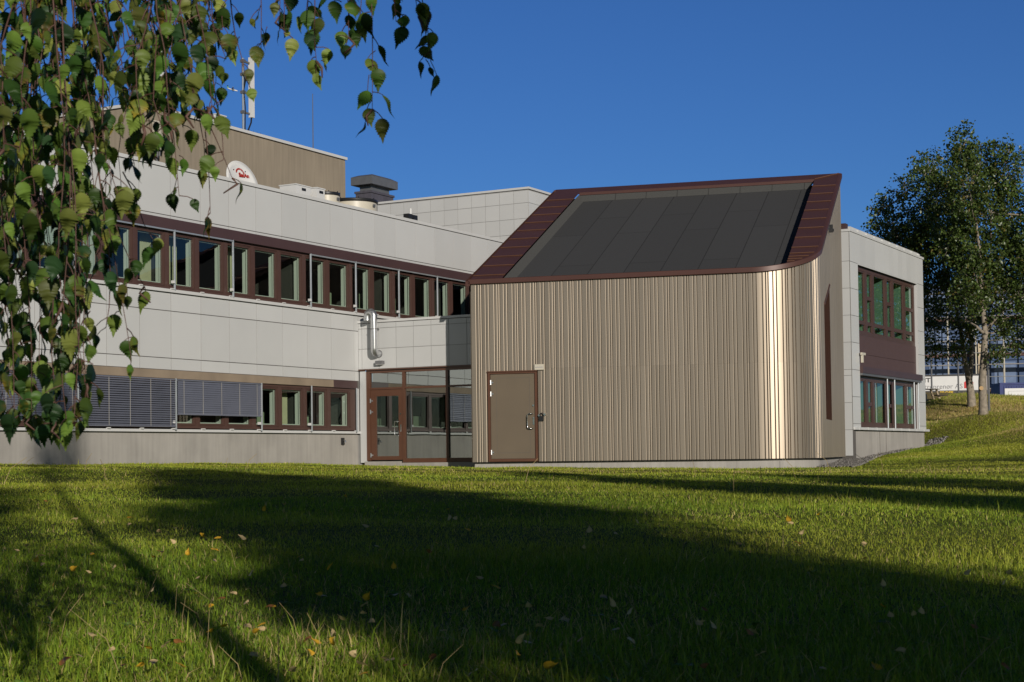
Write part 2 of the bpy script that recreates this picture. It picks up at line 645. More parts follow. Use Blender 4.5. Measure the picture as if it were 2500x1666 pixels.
def part(mb, name, m, label=None, parent=None, smooth=False):
    return mb.build(name, m, parent or OB, smooth=smooth, label=label)


X0, X1 = -24.0, 9.4
PW = 1.163
MK = lambda k: -0.38 + 1.165 * k             # mullion centres
JK = lambda k: -0.24 + 1.163 * k             # panel joints
g = 0.010


def panels(mb, us, zs, d0=-.014, d1=-.001, gap=g):
    for a, b in zip(us[:-1], us[1:]):
        for c, d in zip(zs[:-1], zs[1:]):
            mb.box(a + gap, b - gap, d0, d1, c + gap, d - gap)


# plinth, beams, solid wall strips of the long wing
b = MB().box(X0, 0.0, .03, .30, -1.2, .70)
for x in (-7.9,): b.box(x, x + .015, .025, .03, -.5, .69)
part(b, 'plinth', m_conc)
b = MB()
b.box(X0, 0.0, 0.0, .30, 2.045, 4.30)
b.box(X0, X1, 0.004, .30, 5.81, 7.36)
b.box(0.0, X1, 0.004, .30, 3.0, 4.30)
part(b, 'wall', m_joint)
b = MB()
ks = [JK(k) for k in range(-20, 1)] + [-0.005]
panels(b, ks, [2.262, 2.56, 3.752, 4.215])
panels(b, [0.0] + [JK(k) for k in range(1, 9)], [3.752, 4.215], d0=-.010)
part(b, 'wall_panels', m_white)
b = MB()
ks2 = [JK(k) for k in range(-20, 9)]
panels(b, ks2, [6.085, 6.168, 7.375])
part(b, 'fascia_panels', m_white)
b = MB().box(X0, -1.36, -.055, .0, 2.05, 2.255)
part(b, 'concrete_beam', m_beam)
b = MB().box(-1.357, -.16, -.06, .0, 2.04, 2.258)
part(b, 'beam_end', m_band)
b = MB().box(X0, X1, -.10, .0, 5.812, 6.078)
for k in range(-20, 9, 3): b.box(JK(k) + .4, JK(k) + .406, -.102, -.098, 5.813, 6.077)
part(b, 'sunshade_band', m_band)
b = MB().box(X0, X1, -.045, .34, 7.385, 7.475)
part(b, 'parapet_coping', m_coping)
b = MB().box(X0, .03, -.06, .05, .705, .772)
for k in range(-18, 1):
    b.box(MK(k) + .10, MK(k) + .20, -.10, -.03, .772, .80)
b.box(X0, 2.45, -.085, .05, 4.222, 4.30)
for k in range(-18, 3): b.box(MK(k) + .07, MK(k) + .18, -.11, -.06, 4.30, 4.325)
part(b, 'window_sill', m_coping)
b = MB().box(X0, 9.0, .4, 16, 7.0, 7.16)
part(b, 'flat_roof', m_felt2)


def window(u0, u1, z0, z1, T, glass=m_glass, sash=.062, outer=.068, dz=.0, lining=True, depth=.17, frame_mat=m_frame, name='window'):
    f = MB(T)
    f.frame(u0, u1, z0, z1, outer, dz + .0, dz + .10)
    f.frame(u0 + outer, u1 - outer, z0 + outer, z1 - outer, sash, dz + .018, dz + .085)
    f.frame(u0 + outer + .012, u1 - outer - .012, z0 + outer + .012, z1 - outer - .012, .018, dz + .006, dz + .018)
    o = part(f, name, frame_mat)
    q = outer + sash
    p = MB(T).poly([(u0 + q, dz + .05, z0 + q), (u1 - q, dz + .05, z0 + q), (u1 - q, dz + .05, z1 - q), (u0 + q, dz + .05, z1 - q)])
    p.build('pane', glass, o, recalc=False)
    if lining:
        r = MB(T)
        e = .10
        r.box(u1 - e, u1 - e + .02, dz + .10, dz + .10 + depth, z0 + .05, z1 - .05)
        r.box(u0 + e - .02, u0 + e, dz + .10, dz + .10 + depth, z0 + .05, z1 - .05)
        r.box(u0 + e, u1 - e, dz + .10, dz + .10 + depth, z0 + .05, z0 + e)
        r.box(u0 + e, u1 - e, dz + .10, dz + .10 + depth, z1 - e, z1 - .05)
        r.frame(u0 + q - .02, u1 - q + .02, z0 + q - .02, z1 - q + .02, .05, dz + .086, dz + .10)
        r.build('window_lining', m_lining, o)
    return o


for k in range(-15, 7):
    window(MK(k - 1), MK(k), 4.305, 5.81, None, lining=k > -14)
for k in range(-15, 1):
    window(MK(k - 1), MK(k) + (.22 if k == 0 else 0) * 0, .80, 2.04, None, lining=k > -14)
part(MB().box(MK(0) + .002, -.14, .0, .10, .80, 2.04).box(MK(-16), MK(-15) - .83, .0, .1, .8, 2.04), 'corner_post', m_frame)
# white corner strip right of the last lower window
b = MB().box(-.138, -.004, -.012, .12, .78, 2.04)
part(b, 'corner_panel', m_white)

# rooms behind the glass
b = MB()
for z0, z1 in ((-.15, 2.3), (3.9, 5.95)):
    b.poly([(X0, .42, z0), (X1, .42, z0), (X1, 5, z0), (X0, 5, z0)])
    b.poly([(X0, .42, z1), (X1, .42, z1), (X1, 5, z1), (X0, 5, z1)])
    b.poly([(X0, 5, z0), (X1, 5, z0), (X1, 5, z1), (X0, 5, z1)])
    for x in (-19.1, -14.4, -8.5, -2.7, 0.0 if z0 < 0 else 1.9, 5.4 if z0 > 0 else -5.0):
        b.box(x - .05, x + .05, .42, 5, z0, z1)
    for x in (X0, X1): b.poly([(x, .31, z0), (x, 5, z0), (x, 5, z1), (x, .31, z1)])
    b.poly([(X0, .305, z0), (X1, .305, z0), (X1, .42, z0), (X0, .42, z0)])
part(b, 'room_interior', m_inter)
b = MB()
for x, w_, z0, z1 in ((-5.6, .5, 4.35, 5.3), (-1.2, .7, 4.35, 4.9), (1.0, .3, 4.35, 5.0), (2.4, .6, 4.35, 5.0), (-6.9, .25, 4.35, 5.7), (-3.3, .8, .85, 1.25), (-4.4, .6, .85, 1.3), (-2.2, .5, .85, 1.2)):
    b.box(x, x + w_, .60, .63, z0, z1)
part(b, 'desk_screens', mat('pale_green_board', (0.30, 0.36, 0.24), .8))
b = MB()
for cx in (-12.35, -11.0):
    b.box(cx, cx + .75, .45, .47, 4.75, 5.75)
part(b, 'roller_shade', mat('pale_shade_cloth', (0.55, 0.60, 0.56), .8))

for x, w_, z0, z1 in ((-5.55, .34, 4.33, 5.72), (-9.0, .42, 4.33, 5.72), (.95, .22, 4.33, 5.72), (-3.15, .26, .83, 1.98), (3.35, .25, 4.33, 5.72), (-7.9, .3, 4.33, 5.72)):
    b = MB()
    nf_ = int(w_ / .03)
    for i in range(nf_):
        b.poly([(x + i * .03, .46 + .03 * (i % 2), z0), (x + i * .03 + .03, .46 + .03 * ((i + 1) % 2), z0), (x + i * .03 + .03, .46 + .03 * ((i + 1) % 2), z1), (x + i * .03, .46 + .03 * (i % 2), z1)])
    b.build('curtain', MATS.get('straw_curtain') or mat('straw_curtain', (0.42, 0.40, 0.26), .9), OB)
# blinds and their guide rails
for x, z0, z1, yy, rr_ in [(x, .75, 2.05, -.115, .024) for x in (-14.95, -11.77, -8.33, -4.83, -2.53, -.27)] + [(x, 4.28, 5.82, -.075, .030) for x in (-11.85, -8.31, -5.97, -2.47, -.2, 2.16, 4.45, 6.8)]:
    o = part(MB().tube([(x, yy, z0), (x, yy, z1)], rr_, 8), 'blind_guide_rail', m_rail)
    if x not in (-14.95, -11.77, -.27): MB().box(x - .12, x - .05, -.13, -.06, z0 + .17, z0 + .24).build('guide_clip', m_plastic, o)
for x0, x1 in ((-11.8, -5.97), (-2.47, 6.8)): part(MB().box(x0, x1, -.10, -.05, 5.77, 5.808), 'head_rail', m_rail)
for x0, x1, zb, tilt, hue in ((-14.9, -11.81, 1.06, 62, 1), (-11.72, -8.37, .85, 42, 0), (-8.27, -4.87, 1.16, 64, 1)):
    b = MB()
    nsl = int(round((2.0 - zb) / .0555))
    for i in range(nsl):
        z = 2.0 - (i + .5) * (2.0 - zb) / nsl
        c, s_ = math.cos(math.radians(tilt + R.uniform(-2, 2))) * .033, math.sin(math.radians(tilt)) * .033
        pts = [(x0, -.115 - c, z - s_), (x0, -.115, z + .004), (x0, -.115 + c, z + s_)]
        b.add([pts[0], pts[1], pts[2]] + [(x1, p[1], p[2]) for p in pts], [(0, 1, 4, 3), (1, 2, 5, 4)])
    o = b.build('venetian_blind', m_slat, OB, recalc=False)
    b = MB().box(x0, x1, -.14, -.09, 2.0, 2.035).box(x0, x1, -.14, -.09, zb - .025, zb)
    b.build('blind_rail', m_slat, o)
    nc = 5
    for i in range(nc):
        x = x0 + (x1 - x0) * (.06 + .88 * i / (nc - 1))
        MB().box(x - .006, x + .006, -.152, -.148, zb, 2.0).build('ladder_cord', m_cord, o)

# ------------------------------------------------------------------ entrance link (single storey, in the corner)
b = MB(T_e)
b.box(.0, 7.0, .0, .30, 2.60, 3.97)
b.box(-.10, .04, .05, .30, -.9, 4.0)
part(b, 'link_wall', m_joint2)
b = MB(T_e)
panels(b, [0.012, .14] + [.14 + .603 * k for k in range(1, 12)], [2.612, 3.21, 3.815, 3.975], gap=.008)
b.box(.057, .25, -.012, .10, -.16, 2.55)
for z in (.5, 1.1, 1.7, 2.3): pass
part(b, 'link_panels', m_white)
part(MB(T_e).box(0.016, 7.0, -.045, .34, 3.985, 4.055), 'link_coping', m_coping)
part(MB(T_e).box(0.02, 7.0, .34, 9.0, 3.75, 3.85), 'link_roof', m_felt2)
b = MB(T_e).box(.03, 7.0, -.05, .05, 2.575, 2.604)
b.box(.255, 7.0, .03, .14, 2.49, 2.574)
part(b, 'drip_flashing', m_frame2)
b = MB(T_e)
FD0, FD1 = .03, .14
for u0, u1 in ((.255, .385), (1.515, 1.60), (3.0, 3.085), (4.45, 4.53)): b.box(u0, u1, FD0, FD1, -.10 if u0 < 1 else -.165, 2.489)
for u0, u1 in ((.386, 1.514), (1.601, 2.999), (3.086, 4.449)): b.box(u0, u1, FD0 + .004, FD1, 2.0, 2.056)
for u0, u1 in ((1.601, 2.999), (3.086, 4.449)):
    b.box(u0, u1, FD0 + .004, FD1, -.165, -.045)
    b.box(u0, u1, FD0 - .03, FD0, -.165, -.13)
part(b, 'entrance_frame', m_frame2)
for u0, u1, z0, z1 in ((.40, 1.51, 2.057, 2.488), (1.61, 2.995, 2.057, 2.488), (3.09, 4.445, 2.057, 2.488), (1.61, 2.995, -.044, 1.999), (3.09, 4.445, -.044, 1.999)):
    MB(T_e).poly([(u0, .085, z0), (u1, .085, z0), (u1, .085, z1), (u0, .085, z1)]).build('link_window', m_glass2, OB, recalc=False)
d = MB(T_e)
d.box(.392, .585, .05, .11, -.085, 1.99)
d.box(1.37, 1.505, .05, .11, -.085, 1.99)
d.box(.585, 1.37, .05, .11, -.085, .027)
d.box(.585, 1.37, .05, .11, 1.80, 1.99)
door = part(d, 'glazed_door', m_frame2)
MB(T_e).poly([(.585, .08, .027), (1.37, .08, .027), (1.37, .08, 1.80), (.585, .08, 1.80)]).build('door_glass', m_glass2, door, recalc=False)


def d_handle(mb, u, z0, z1, d, out):
    mb.tube([(u + .15, d, z1), (u + .11, d - out * .9, z1), (u + .06, d - out, z1), (u + .015, d - out, z1 - .012), (u, d - out, z1 - .06), (u, d - out, z0 + .06), (u + .015, d - out, z0 + .012), (u + .06, d - out, z0),
             (u + .11, d - out * .9, z0), (u + .15, d, z0)], .014, 8)


def hinge(mb, u, z, d):
    mb.tube([(u, d - .02, z - .055), (u, d - .02, z + .055)], .018, 8)
    mb.box(u - .01, u + .07, d - .022, d, z - .02, z + .02)
    mb.tube([(u, d - .02, z - .062), (u, d - .02, z - .045)], .024, 8)
    mb.tube([(u, d - .02, z + .045), (u, d - .02, z + .062)], .024, 8)


h = MB(T_e)
d_handle(h, 1.27, .63, 1.04, .05, .07)
o = h.build('door_handle', m_chrome, door, smooth=True)
h = MB(T_e).box(1.425, 1.465, .042, .05, .74, .95)
h.tube([(1.445, .03, .915), (1.445, .052, .915)], .018, 10)
h.tube([(1.44, .03, 1.265), (1.44, .052, 1.265)], .026, 10)
h.build('door_lock', m_chrome, door)
for z in (1.67, 1.34, .06):
    h = MB(T_e)
    hinge(h, .40, z, .05)
    h.build('door_hinge', m_silver, door)
b = MB(T_e).box(.38, 7.0, .6, 4.5, -.2, -.12)
b.poly([(.3, 4.5, -.2), (7, 4.5, -.2), (7, 4.5, 2.6), (.3, 4.5, 2.6)])
b.poly([(.3, .31, 2.59), (7, .31, 2.59), (7, 4.5, 2.59), (.3, 4.5, 2.59)])
b.poly([(.3, .31, -.2), (.3, 4.5, -.2), (.3, 4.5, 2.6), (.3, .31, 2.6)])
b.poly([(7, .31, -.2), (7, 4.5, -.2), (7, 4.5, 2.6), (7, .31, 2.6)])
part(b, 'lobby_interior', m_inter)
b = MB(T_e).box(.25, 7.0, -.06, .3, -.8, -.172)
b.box(.26, 1.50, -.10, .0, -.6, -.125)
part(b, 'doorstep', m_conc)

# ------------------------------------------------------------------ volume on the roof behind, tan block, right wing
b = MB(T_s)
b.box(-7.2, .0, .0, 8, 6.5, 9.93)
part(b, 'upper_wall', m_joint2)
b = MB(T_s)
panels(b, [-.006 - .61 * k for k in range(11, -1, -1)], [6.5, 7.09, 7.675, 8.26, 8.846, 9.43, 9.895], gap=.008)
part(b, 'upper_panels', m_white)
b = MB()
for k in range(0, 14):
    x = 13.05 + .61 * k
    for c, d_ in zip([6.5, 7.09, 7.675, 8.26, 8.846, 9.43], [7.09, 7.675, 8.26, 8.846, 9.43, 9.895]):
        b.box(x + .008, x + .602, 1.130, 1.144, c + .008, d_ - .008)
part(b, 'upper_side_panels', m_white)
b = MB().box(13.0, 21.6, 1.09, 8.40, 9.94, 10.02)
part(b, 'upper_coping', m_coping)

b = MB().box(-2.67, 8.11, 6.0, 18, 7.0, 10.74)
part(b, 'tan_block', m_tan)
b = MB().box(-2.74, 8.18, 5.93, 18.05, 10.745, 10.84)
part(b, 'tan_block_coping', m_coping)
part(MB().box(-2.72, -2.66, 5.9, 5.995, 7.1, 10.70).box(8.06, 8.118, 5.99, 5.995, 7.1, 10.7), 'tan_block_trim', m_tan)

# right wing
b = MB(T_r)
b.box(13.3, 22.5, .04, .35, -1.2, .70)
part(b, 'wing_plinth', m_conc)
b = MB(T_r)
for x in (16.35, 17.15): b.box(x, x + .03, .036, .041, -.6, .69)
part(b, 'plinth_crack', mat('damp_crack', (0.10, 0.085, 0.065), .9))
b = MB(T_r)
b.box(13.06, 22.6, .01, 9, 6.36, 7.38)
b.box(13.06, 13.93, .01, .35, .70, 6.36)
b.box(21.72, 22.6, .01, .35, .70, 6.36)
b.box(13.94, 21.71, .12, .35, 2.66, 3.96)
b.box(22.5, 22.6, .35, 9, .7, 6.36)
part(b, 'wing_wall', m_joint)
b = MB(T_r)
zr = [.715, .92, 1.83, 2.74, 3.66, 4.57, 5.48, 6.385]
panels(b, [13.055, 13.94], zr, gap=.007)
panels(b, [21.70, 22.6], zr, gap=.007)
xs_ = [13.055 + 9.545 * i / 16 for i in range(17)]
panels(b, xs_, [6.39, 7.395], gap=.0025)
panels(b, [13.935, 21.71], [6.352, 6.392], gap=.002)
b.box(21.68, 21.70, .0, .12, .72, 6.35)
part(b, 'wing_panels', m_white)
b = MB(T_r).box(13.03, 22.67, -.045, .4, 7.40, 7.48)
part(b, 'wing_coping', m_coping)
b = MB(T_r)
for i in range(9):
    x = 13.25 + i * .99
    b.box(x, x + .96, .02, .10, 7.482, 7.585)
    b.box(x + .80, x + .96, -.03, .02, 7.482, 7.545)
part(b, 'roof_edge_rail', m_coping)
b = MB(T_r).box(13.06, 22.0, .9, 8.0, 7.40, 7.62)
part(b, 'wing_roof', m_band)
b = MB(T_r).box(13.95, 21.69, .085, .119, 2.88, 3.325).box(13.95, 21.69, .085, .119, 3.335, 3.965)
part(b, 'spandrel_panel', m_spandrel)
b = MB(T_r).box(13.945, 21.83, -.12, .08, 2.655, 2.872)
part(b, 'sunshade_hood', m_band)
b = MB(T_r).box(13.95, 21.72, -.10, .06, 2.575, 2.65)
part(b, 'blind_box', m_grey)
b = MB(T_r).box(13.12, 22.84, -.085, .10, .715, .80)
for i in range(9): b.box(13.5 + i * 1.06, 13.5 + i * 1.06 + .03, -.093, .05, .71, .806)
part(b, 'wing_sill', m_coping)


def wing_windows(z0, z1, cells):
    for u0, u1, trans in cells:
        f = MB(T_r)
        f.frame(u0, u1, z0, z1, .13, .10, .19)
        f.frame(u0 + .13, u1 - .13, z0 + .13, z1 - .13, .045, .115, .18)
        zz_ = [z0 + .13]
        for t in trans:
            f.box(u0 + .13, u1 - .13, .112, .185, t - .065, t + .065)
        o = part(f, 'wing_window', m_frame)
        p = MB(T_r)
        p.poly([(u0 + .15, .15, z0 + .15), (u1 - .15, .15, z0 + .15), (u1 - .15, .15, z1 - .15), (u0 + .15, .15, z1 - .15)])
        p.build('pane', m_glass3, o, recalc=False)
        r = MB(T_r)
        r.box(u1 - .16, u1 - .13, .19, .5, z0 + .05, z1 - .05)
        r.box(u0 + .13, u1 - .16, .19, .5, z0 + .05, z0 + .1)
        r.build('window_lining', m_lining, o)


wing_windows(3.97, 6.35, [(13.94, 15.22, [4.43]), (15.225, 16.09, [4.43, 5.33]), (16.095, 17.76, [4.43]), (17.765, 18.64, [4.43, 5.33]), (18.645, 20.24, [4.43]), (20.245, 21.66, [4.43, 5.33])])
wing_windows(.82, 2.575, [(13.94, 15.12, []), (15.125, 15.93, [1.62]), (15.935, 17.52, []), (17.525, 18.45, [1.62]), (18.455, 20.24, []), (20.245, 21.66, [1.62])])
for x in (17.15, 18.1, 21.4, 20.8): part(MB(T_r).tube([(x, -.05, .80), (x, -.05, 2.58)], .028, 8), 'wing_guide_rail', m_rail)
b = MB(T_r)
for z0, z1 in ((-.1, 2.6), (3.9, 6.5)):
    b.poly([(13.4, 5, z0), (22.5, 5, z0), (22.5, 5, z1), (13.4, 5, z1)])
    b.poly([(13.4, .5, z0), (22.5, .5, z0), (22.5, 5, z0), (13.4, 5, z0)])
    b.poly([(13.4, .5, z1), (22.5, .5, z1), (22.5, 5, z1), (13.4, 5, z1)])
    b.poly([(22.4, .5, z0), (22.4, 5, z0), (22.4, 5, z1), (22.4, .5, z1)])
part(b, 'wing_interior', mat('green_dim_interior', (0.05, 0.075, 0.055), .9))
# end face of the right wing (beside the annex)
b = MB(T_s)
b.box(5.0, 12.2, .015, .35, -1.0, 7.38)
part(b, 'end_wall', m_joint)
b = MB(T_s)
zq = [-.16, .715, 1.63, 2.54, 2.74, 3.66, 4.57, 5.48, 6.395, 7.39]
panels(b, [11.83, 12.205], zq, d0=-.004, d1=.012, gap=.006)
panels(b, [5.0, 11.82], [-.16, .69], d0=-.03, d1=.012)
panels(b, [5.0, 11.82], [2.86, 3.86], d0=-.03, d1=.012)
panels(b, [5.0, 11.82], [6.32, 7.0, 7.39], d0=-.03, d1=.012)
part(b, 'end_panels', m_white)
b = MB(T_s)
for z0, z1 in ((.70, 2.85), (3.87, 6.31)):
    b.box(5.0, 11.825, .005, .014, z0, z1)
part(b, 'end_window', m_dark)
b = MB(T_s)
for z in (.665, 2.83, 3.86, 6.33): b.box(5, 11.95, -.16, -.03, z, z + .03)
part(b, 'end_sill', m_grey)
part(MB(T_s).box(5.0, 12.22, -.03, .35, 7.395, 7.478), 'end_coping', m_coping)
b = MB(T_s).box(5.0, 12.0, .3, .6, 7.48, 7.72)
part(b, 'roof_upstand', m_band)
# ------------------------------------------------------------------ clad annex
AN = empty('clad_annex', C0, math.atan2(FX.y, FX.x),
           'champagne metal clad annex with a rounded corner and steep dark lean-to roof', 'building')
AW_, AD_, AR = 9.29, 10.15, 1.6
SLP = (8.85 - 4.80) / 10.15
RZ = lambda y: 4.80 + SLP * y
L1 = AW_ - AR
L2 = L1 + AR * math.pi / 2
L3 = L2 + AD_ - AR


def peri(s, off=0.0):
    """point on the footprint at arc length s, pushed out by off"""
    if s <= L1: return (s, -off)
    if s <= L2:
        a = (s - L1) / AR
        return (L1 + (AR + off) * math.sin(a), AR - (AR + off) * math.cos(a))
    return (AW_ + off, AR + s - L2)


def apart(mb, name, m, smooth=False, parent=None, label=None):
    return mb.build(name, m, parent or AN, smooth=smooth, label=label)


arc_s = [L1 + (L2 - L1) * i / 20 for i in range(21)]
ring = [0.0] + arc_s + [L3]
# core walls
b = MB()
pts = [peri(s, -.002) for s in ring] + [(0, AD_)]
n_ = len(pts)
vs = [(x, y, -.17) for x, y in pts] + [(x, y, RZ(max(y, 0)) - .30) for x, y in pts]
b.add(vs, [(i, (i + 1) % n_, n_ + (i + 1) % n_, n_ + i) for i in range(n_)])
apart(b, 'wall', mat('cladding_groove_metal', (0.24, 0.19, 0.14), .5, metal=.4))
b = MB()
pts = [peri(s, -.06) for s in ring] + [(.06, AD_)]
pts[0] = (.06, .06)
b.add([(x, y, -1.2) for x, y in pts] + [(x, y, -.185) for x, y in pts], [(i, (i + 1) % n_, n_ + (i + 1) % n_, n_ + i) for i in range(n_)])
for i in range(1, 8): b.box(i * 1.2, i * 1.2 + .006, .055, .062, -1, -.19)
apart(b, 'plinth', m_conc)
# boards of five repeating widths with open grooves between them
SEQ = [.157, .089, .060, .123, .090]
GAP, DEP = .013, .040
b = MB()
s, i = 0.03, 0
DOOR = (.47, 1.885)
while s < L3 - .02:
    w = SEQ[i % 5]
    i += 1
    s0, s1 = s, min(s + w - GAP, L3)
    s += w
    zb = -.17
    if s1 > DOOR[0] and s0 < DOOR[1]:
        if s0 < DOOR[0] - .03: s1 = DOOR[0]
        elif s1 > DOOR[1] + .03: s0 = DOOR[1]
        else: zb = 2.30
        if s1 - s0 < .01: continue
    y_a = peri((s0 + s1) / 2)[1]
    sl0, sl1 = 99, -99
    if s0 > L2:                                  # tall slot in the side wall
        if y_a > 2.76 and y_a < 4.69:
            ztop = 4.06 + (y_a - 2.76) * .36
            segs = [(zb, .89), (ztop, None)]
        else: segs = [(zb, None)]
    else: segs = [(zb, None)]
    for (za, zt) in segs:
        if zt is None:
            cut = [(za, 2.3355), (2.3365, 99)] if za < 2.3 else [(za, 99)]
        else: cut = [(za, zt)]
        for c0, c1 in cut:
            q = []
            mids = [(s0 + (s1 - s0) * k / 4, DEP) for k in (1, 2, 3)] if L1 - .2 < s0 < L2 + .1 else [((s0 + s1) / 2, DEP)]
            for ss, off in ((s0, .0), (s0, DEP - .008), (s0 + .006, DEP), *[m for m in mids if s0 + .01 < m[0] < s1 - .03], (s1 - .016, DEP), (s1 - .002, DEP - .0098), (s1, .0)):
                q.append(peri(ss, off))
            zt_ = [min(c1, RZ(max(y, 0)) - .09) for x, y in q]
            nq = len(q)
            b.add([(x, y, c0) for x, y in q] + [(x, y, z) for (x, y), z in zip(q, zt_)],
                  [(k, k + 1, nq + k + 1, nq + k) for k in range(nq - 1)] + [tuple([0] + list(range(nq - 1, 0, -1))), tuple(range(nq, 2 * nq))])
apart(b, 'board_cladding', m_clad)
b = MB()
ss = [-.015] + arc_s + [L3 - .02]
for a, c in zip(ss[:-1], ss[1:]):
    p0, p1 = peri(a, DEP - .02), peri(c, DEP - .02)
    q0, q1 = peri(a, -.02), peri(c, -.02)
    b.add([(*p0, -.196), (*p1, -.196), (*q1, -.196), (*q0, -.196), (*p0, -.186), (*p1, -.186), (*q1, -.186), (*q0, -.186)],
          [(0, 1, 5, 4), (0, 3, 2, 1), (4, 5, 6, 7)])
apart(b, 'drip_edge', m_dark)
b = MB().prism([(AW_, 2.745, .885), (AW_, 4.705, .885), (AW_, 4.705, 4.74), (AW_, 2.745, 4.04)], (DEP + .003, 0, 0))
apart(b, 'slot_window', m_slot)
b = MB().box(AW_ - .01, AW_ + .03, 2.72, 4.72, .86, .89)
apart(b, 'slot_sill', m_black)
b = MB().prism([(AW_ + .0, 2.74, 4.03), (AW_ + .0, 4.72, 4.74), (AW_ + .0, 4.72, 4.80), (AW_ + .0, 2.74, 4.09)], (.07, 0, 0))
apart(b, 'slot_hood', m_flash)
# eave and verge cap
b = MB()
ss = [-.02] + [L1 * i / 8 for i in range(1, 8)] + arc_s + [L2 + (L3 - L2) * i / 8 for i in range(1, 9)]
prof = lambda s: [(peri(s, .085), -.115), (peri(s, .105), -.10), (peri(s, .105), .018), (peri(s, .09), .03), (peri(s, -.02), .034), (peri(s, -.02), -.115)]
vs = []
for s_ in ss:
    base = peri(s_)[1]
    for (x, y), dz in prof(s_): vs.append((x, y, RZ(max(base, 0)) + dz))
fs = []
for i in range(len(ss) - 1):
    for k in range(6): fs.append((i * 6 + k, i * 6 + (k + 1) % 6, (i + 1) * 6 + (k + 1) % 6, (i + 1) * 6 + k))
fs += [tuple(range(6)), tuple(range(len(vs) - 6, len(vs)))]
b.add(vs, fs)
# left verge
b.box(-.10, .0, AD_ - .01, AD_ + .06, 4.0, 4.0001)
b2 = [(-.10, -.105), (-.10, AD_ + .06), (.02, AD_ + .06), (.02, -.105)]
b.add([(x, y, RZ(y) - .115) for x, y in b2] + [(x, y, RZ(y) + .02) for x, y in b2], [(0, 1, 5, 4), (1, 2, 6, 5), (2, 3, 7, 6), (3, 0, 4, 7), (0, 3, 2, 1)])
o = apart(b, 'roof_edge_cap', m_flash)
smooth_by_angle(o, 40)
# wide flashings on both verges and the ridge
XI0, XI1, YI0, YI1, TD = .907, 8.577, .10, 9.56, .25
xo = lambda y: AW_ if y >= AR else L1 + math.sqrt(max(AR * AR - (AR - y) ** 2, 0))
b = MB()
b.add([(.0, -.04, RZ(-.04) + .03), (XI0, -.04, RZ(-.04) + .03), (XI0, YI1, RZ(YI1) + .03), (.0, AD_ + .05, RZ(AD_ + .05) + .03), (.0, YI1, RZ(YI1) + .03)], [(0, 1, 2, 3, 4)])
ys = [.27 + (1.6 - .27) * i / 14 for i in range(15)] + [YI1]
for y0, y1 in zip(ys[:-1], ys[1:]):
    b.poly([(XI1, y0, RZ(y0) + .03), (xo(y0), y0, RZ(y0) + .03), (xo(y1), y1, RZ(y1) + .03), (XI1, y1, RZ(y1) + .03)])
b.poly([(XI1, YI1, RZ(YI1) + .03), (AW_, YI1, RZ(YI1) + .03), (AW_, AD_ + .05, RZ(AD_ + .05) + .03)])
b.prism([(XI0 - .02, YI1, RZ(YI1) + .03), (XI1 + .02, YI1, RZ(YI1) + .03), (AW_ + .06, AD_ + .06, RZ(AD_) + .055), (-.06, AD_ + .06, RZ(AD_) + .055)], (0, 0, -.045))
b.box(XI0, XI1, YI1 - .03, YI1 - .0, RZ(YI1) - .06, RZ(YI1) + .03)
apart(b, 'verge_flashing', m_flash)
b = MB()
for y in [.35 + .93 * i for i in range(10)]:
    x1_ = XI0
    b.prism([(.0, y - .012, RZ(y) + .031), (.0, y + .012, RZ(y) + .036), (x1_, y + .012, RZ(y) + .036), (x1_, y - .012, RZ(y) + .031)], (0, 0, .018))
for y in [.42, .62, .85, 1.15] + [1.72 + .985 * i for i in range(8)]:
    b.prism([(XI1, y - .012, RZ(y) + .031), (XI1, y + .012, RZ(y) + .036), (xo(y), y + .012, RZ(y) + .036), (xo(y), y - .012, RZ(y) + .031)], (0, 0, .018))
for x in (2.8, 4.9, 7.0): b.box(x - .01, x + .01, YI1, AD_, RZ(YI1) + .04, RZ(YI1) + .045)
b.prism([(XI1, YI1, RZ(YI1) + .035), (AW_, AD_, RZ(AD_) + .035), (AW_, AD_ + .05, RZ(AD_) + .05), (XI1, YI1 + .05, RZ(YI1) + .05)], (0, 0, .02))
apart(b, 'standing_seam', m_seam)
# felt tray and its upstands
tray = [(XI0, YI0), (8.10, YI0), (8.36, .2), (XI1, .32), (XI1, YI1), (XI0, YI1)]
b = MB().poly([(x, y, RZ(y) - TD) for x, y in tray])
apart(b, 'felt_roof', m_felt)
b = MB()
b.poly([(XI0, YI0, RZ(YI0) - .02), (XI0 + .15, YI0 + .02, RZ(YI0) - TD + .006), (XI0 + .15, YI1 - .13, RZ(YI1 - .13) - TD + .006), (XI0, YI1, RZ(YI1) - .02)])
b.poly([(XI0, YI1, RZ(YI1) - .05), (XI0 + .15, YI1 - .13, RZ(YI1 - .13) - TD + .006), (XI1 - .2, YI1 - .13, RZ(YI1 - .13) - TD + .006), (XI1, YI1, RZ(YI1) - .05)])
b.poly([(XI1, YI1, RZ(YI1) - .02), (XI1 - .03, YI1 - .13, RZ(YI1 - .13) - TD + .006), (XI1 - .03, .32, RZ(.32) - TD + .006), (XI1, .32, RZ(.32) + .0)])
for p_, q_ in zip(tray[:3], tray[1:4]):
    b.poly([(*p_, RZ(p_[1]) - .0), (*q_, RZ(q_[1]) - .0), (*q_, RZ(q_[1]) - TD + .0), (*p_, RZ(p_[1]) - TD + .0)])
apart(b, 'felt_upstand', m_felt2)
b = MB()
for i in range(1, 8): b.poly([(XI0 + .2 + i * 1.02, YI1 - .136, RZ(YI1 - .136) - TD + .01), (XI0 + .215 + i * 1.02, YI1 - .136, RZ(YI1 - .136) - TD + .01), (XI0 + .215 + i * 1.02, YI1 - .012, RZ(YI1) - .07), (XI0 + .2 + i * 1.02, YI1 - .012, RZ(YI1) - .07)])
apart(b, 'felt_lap', m_dark)
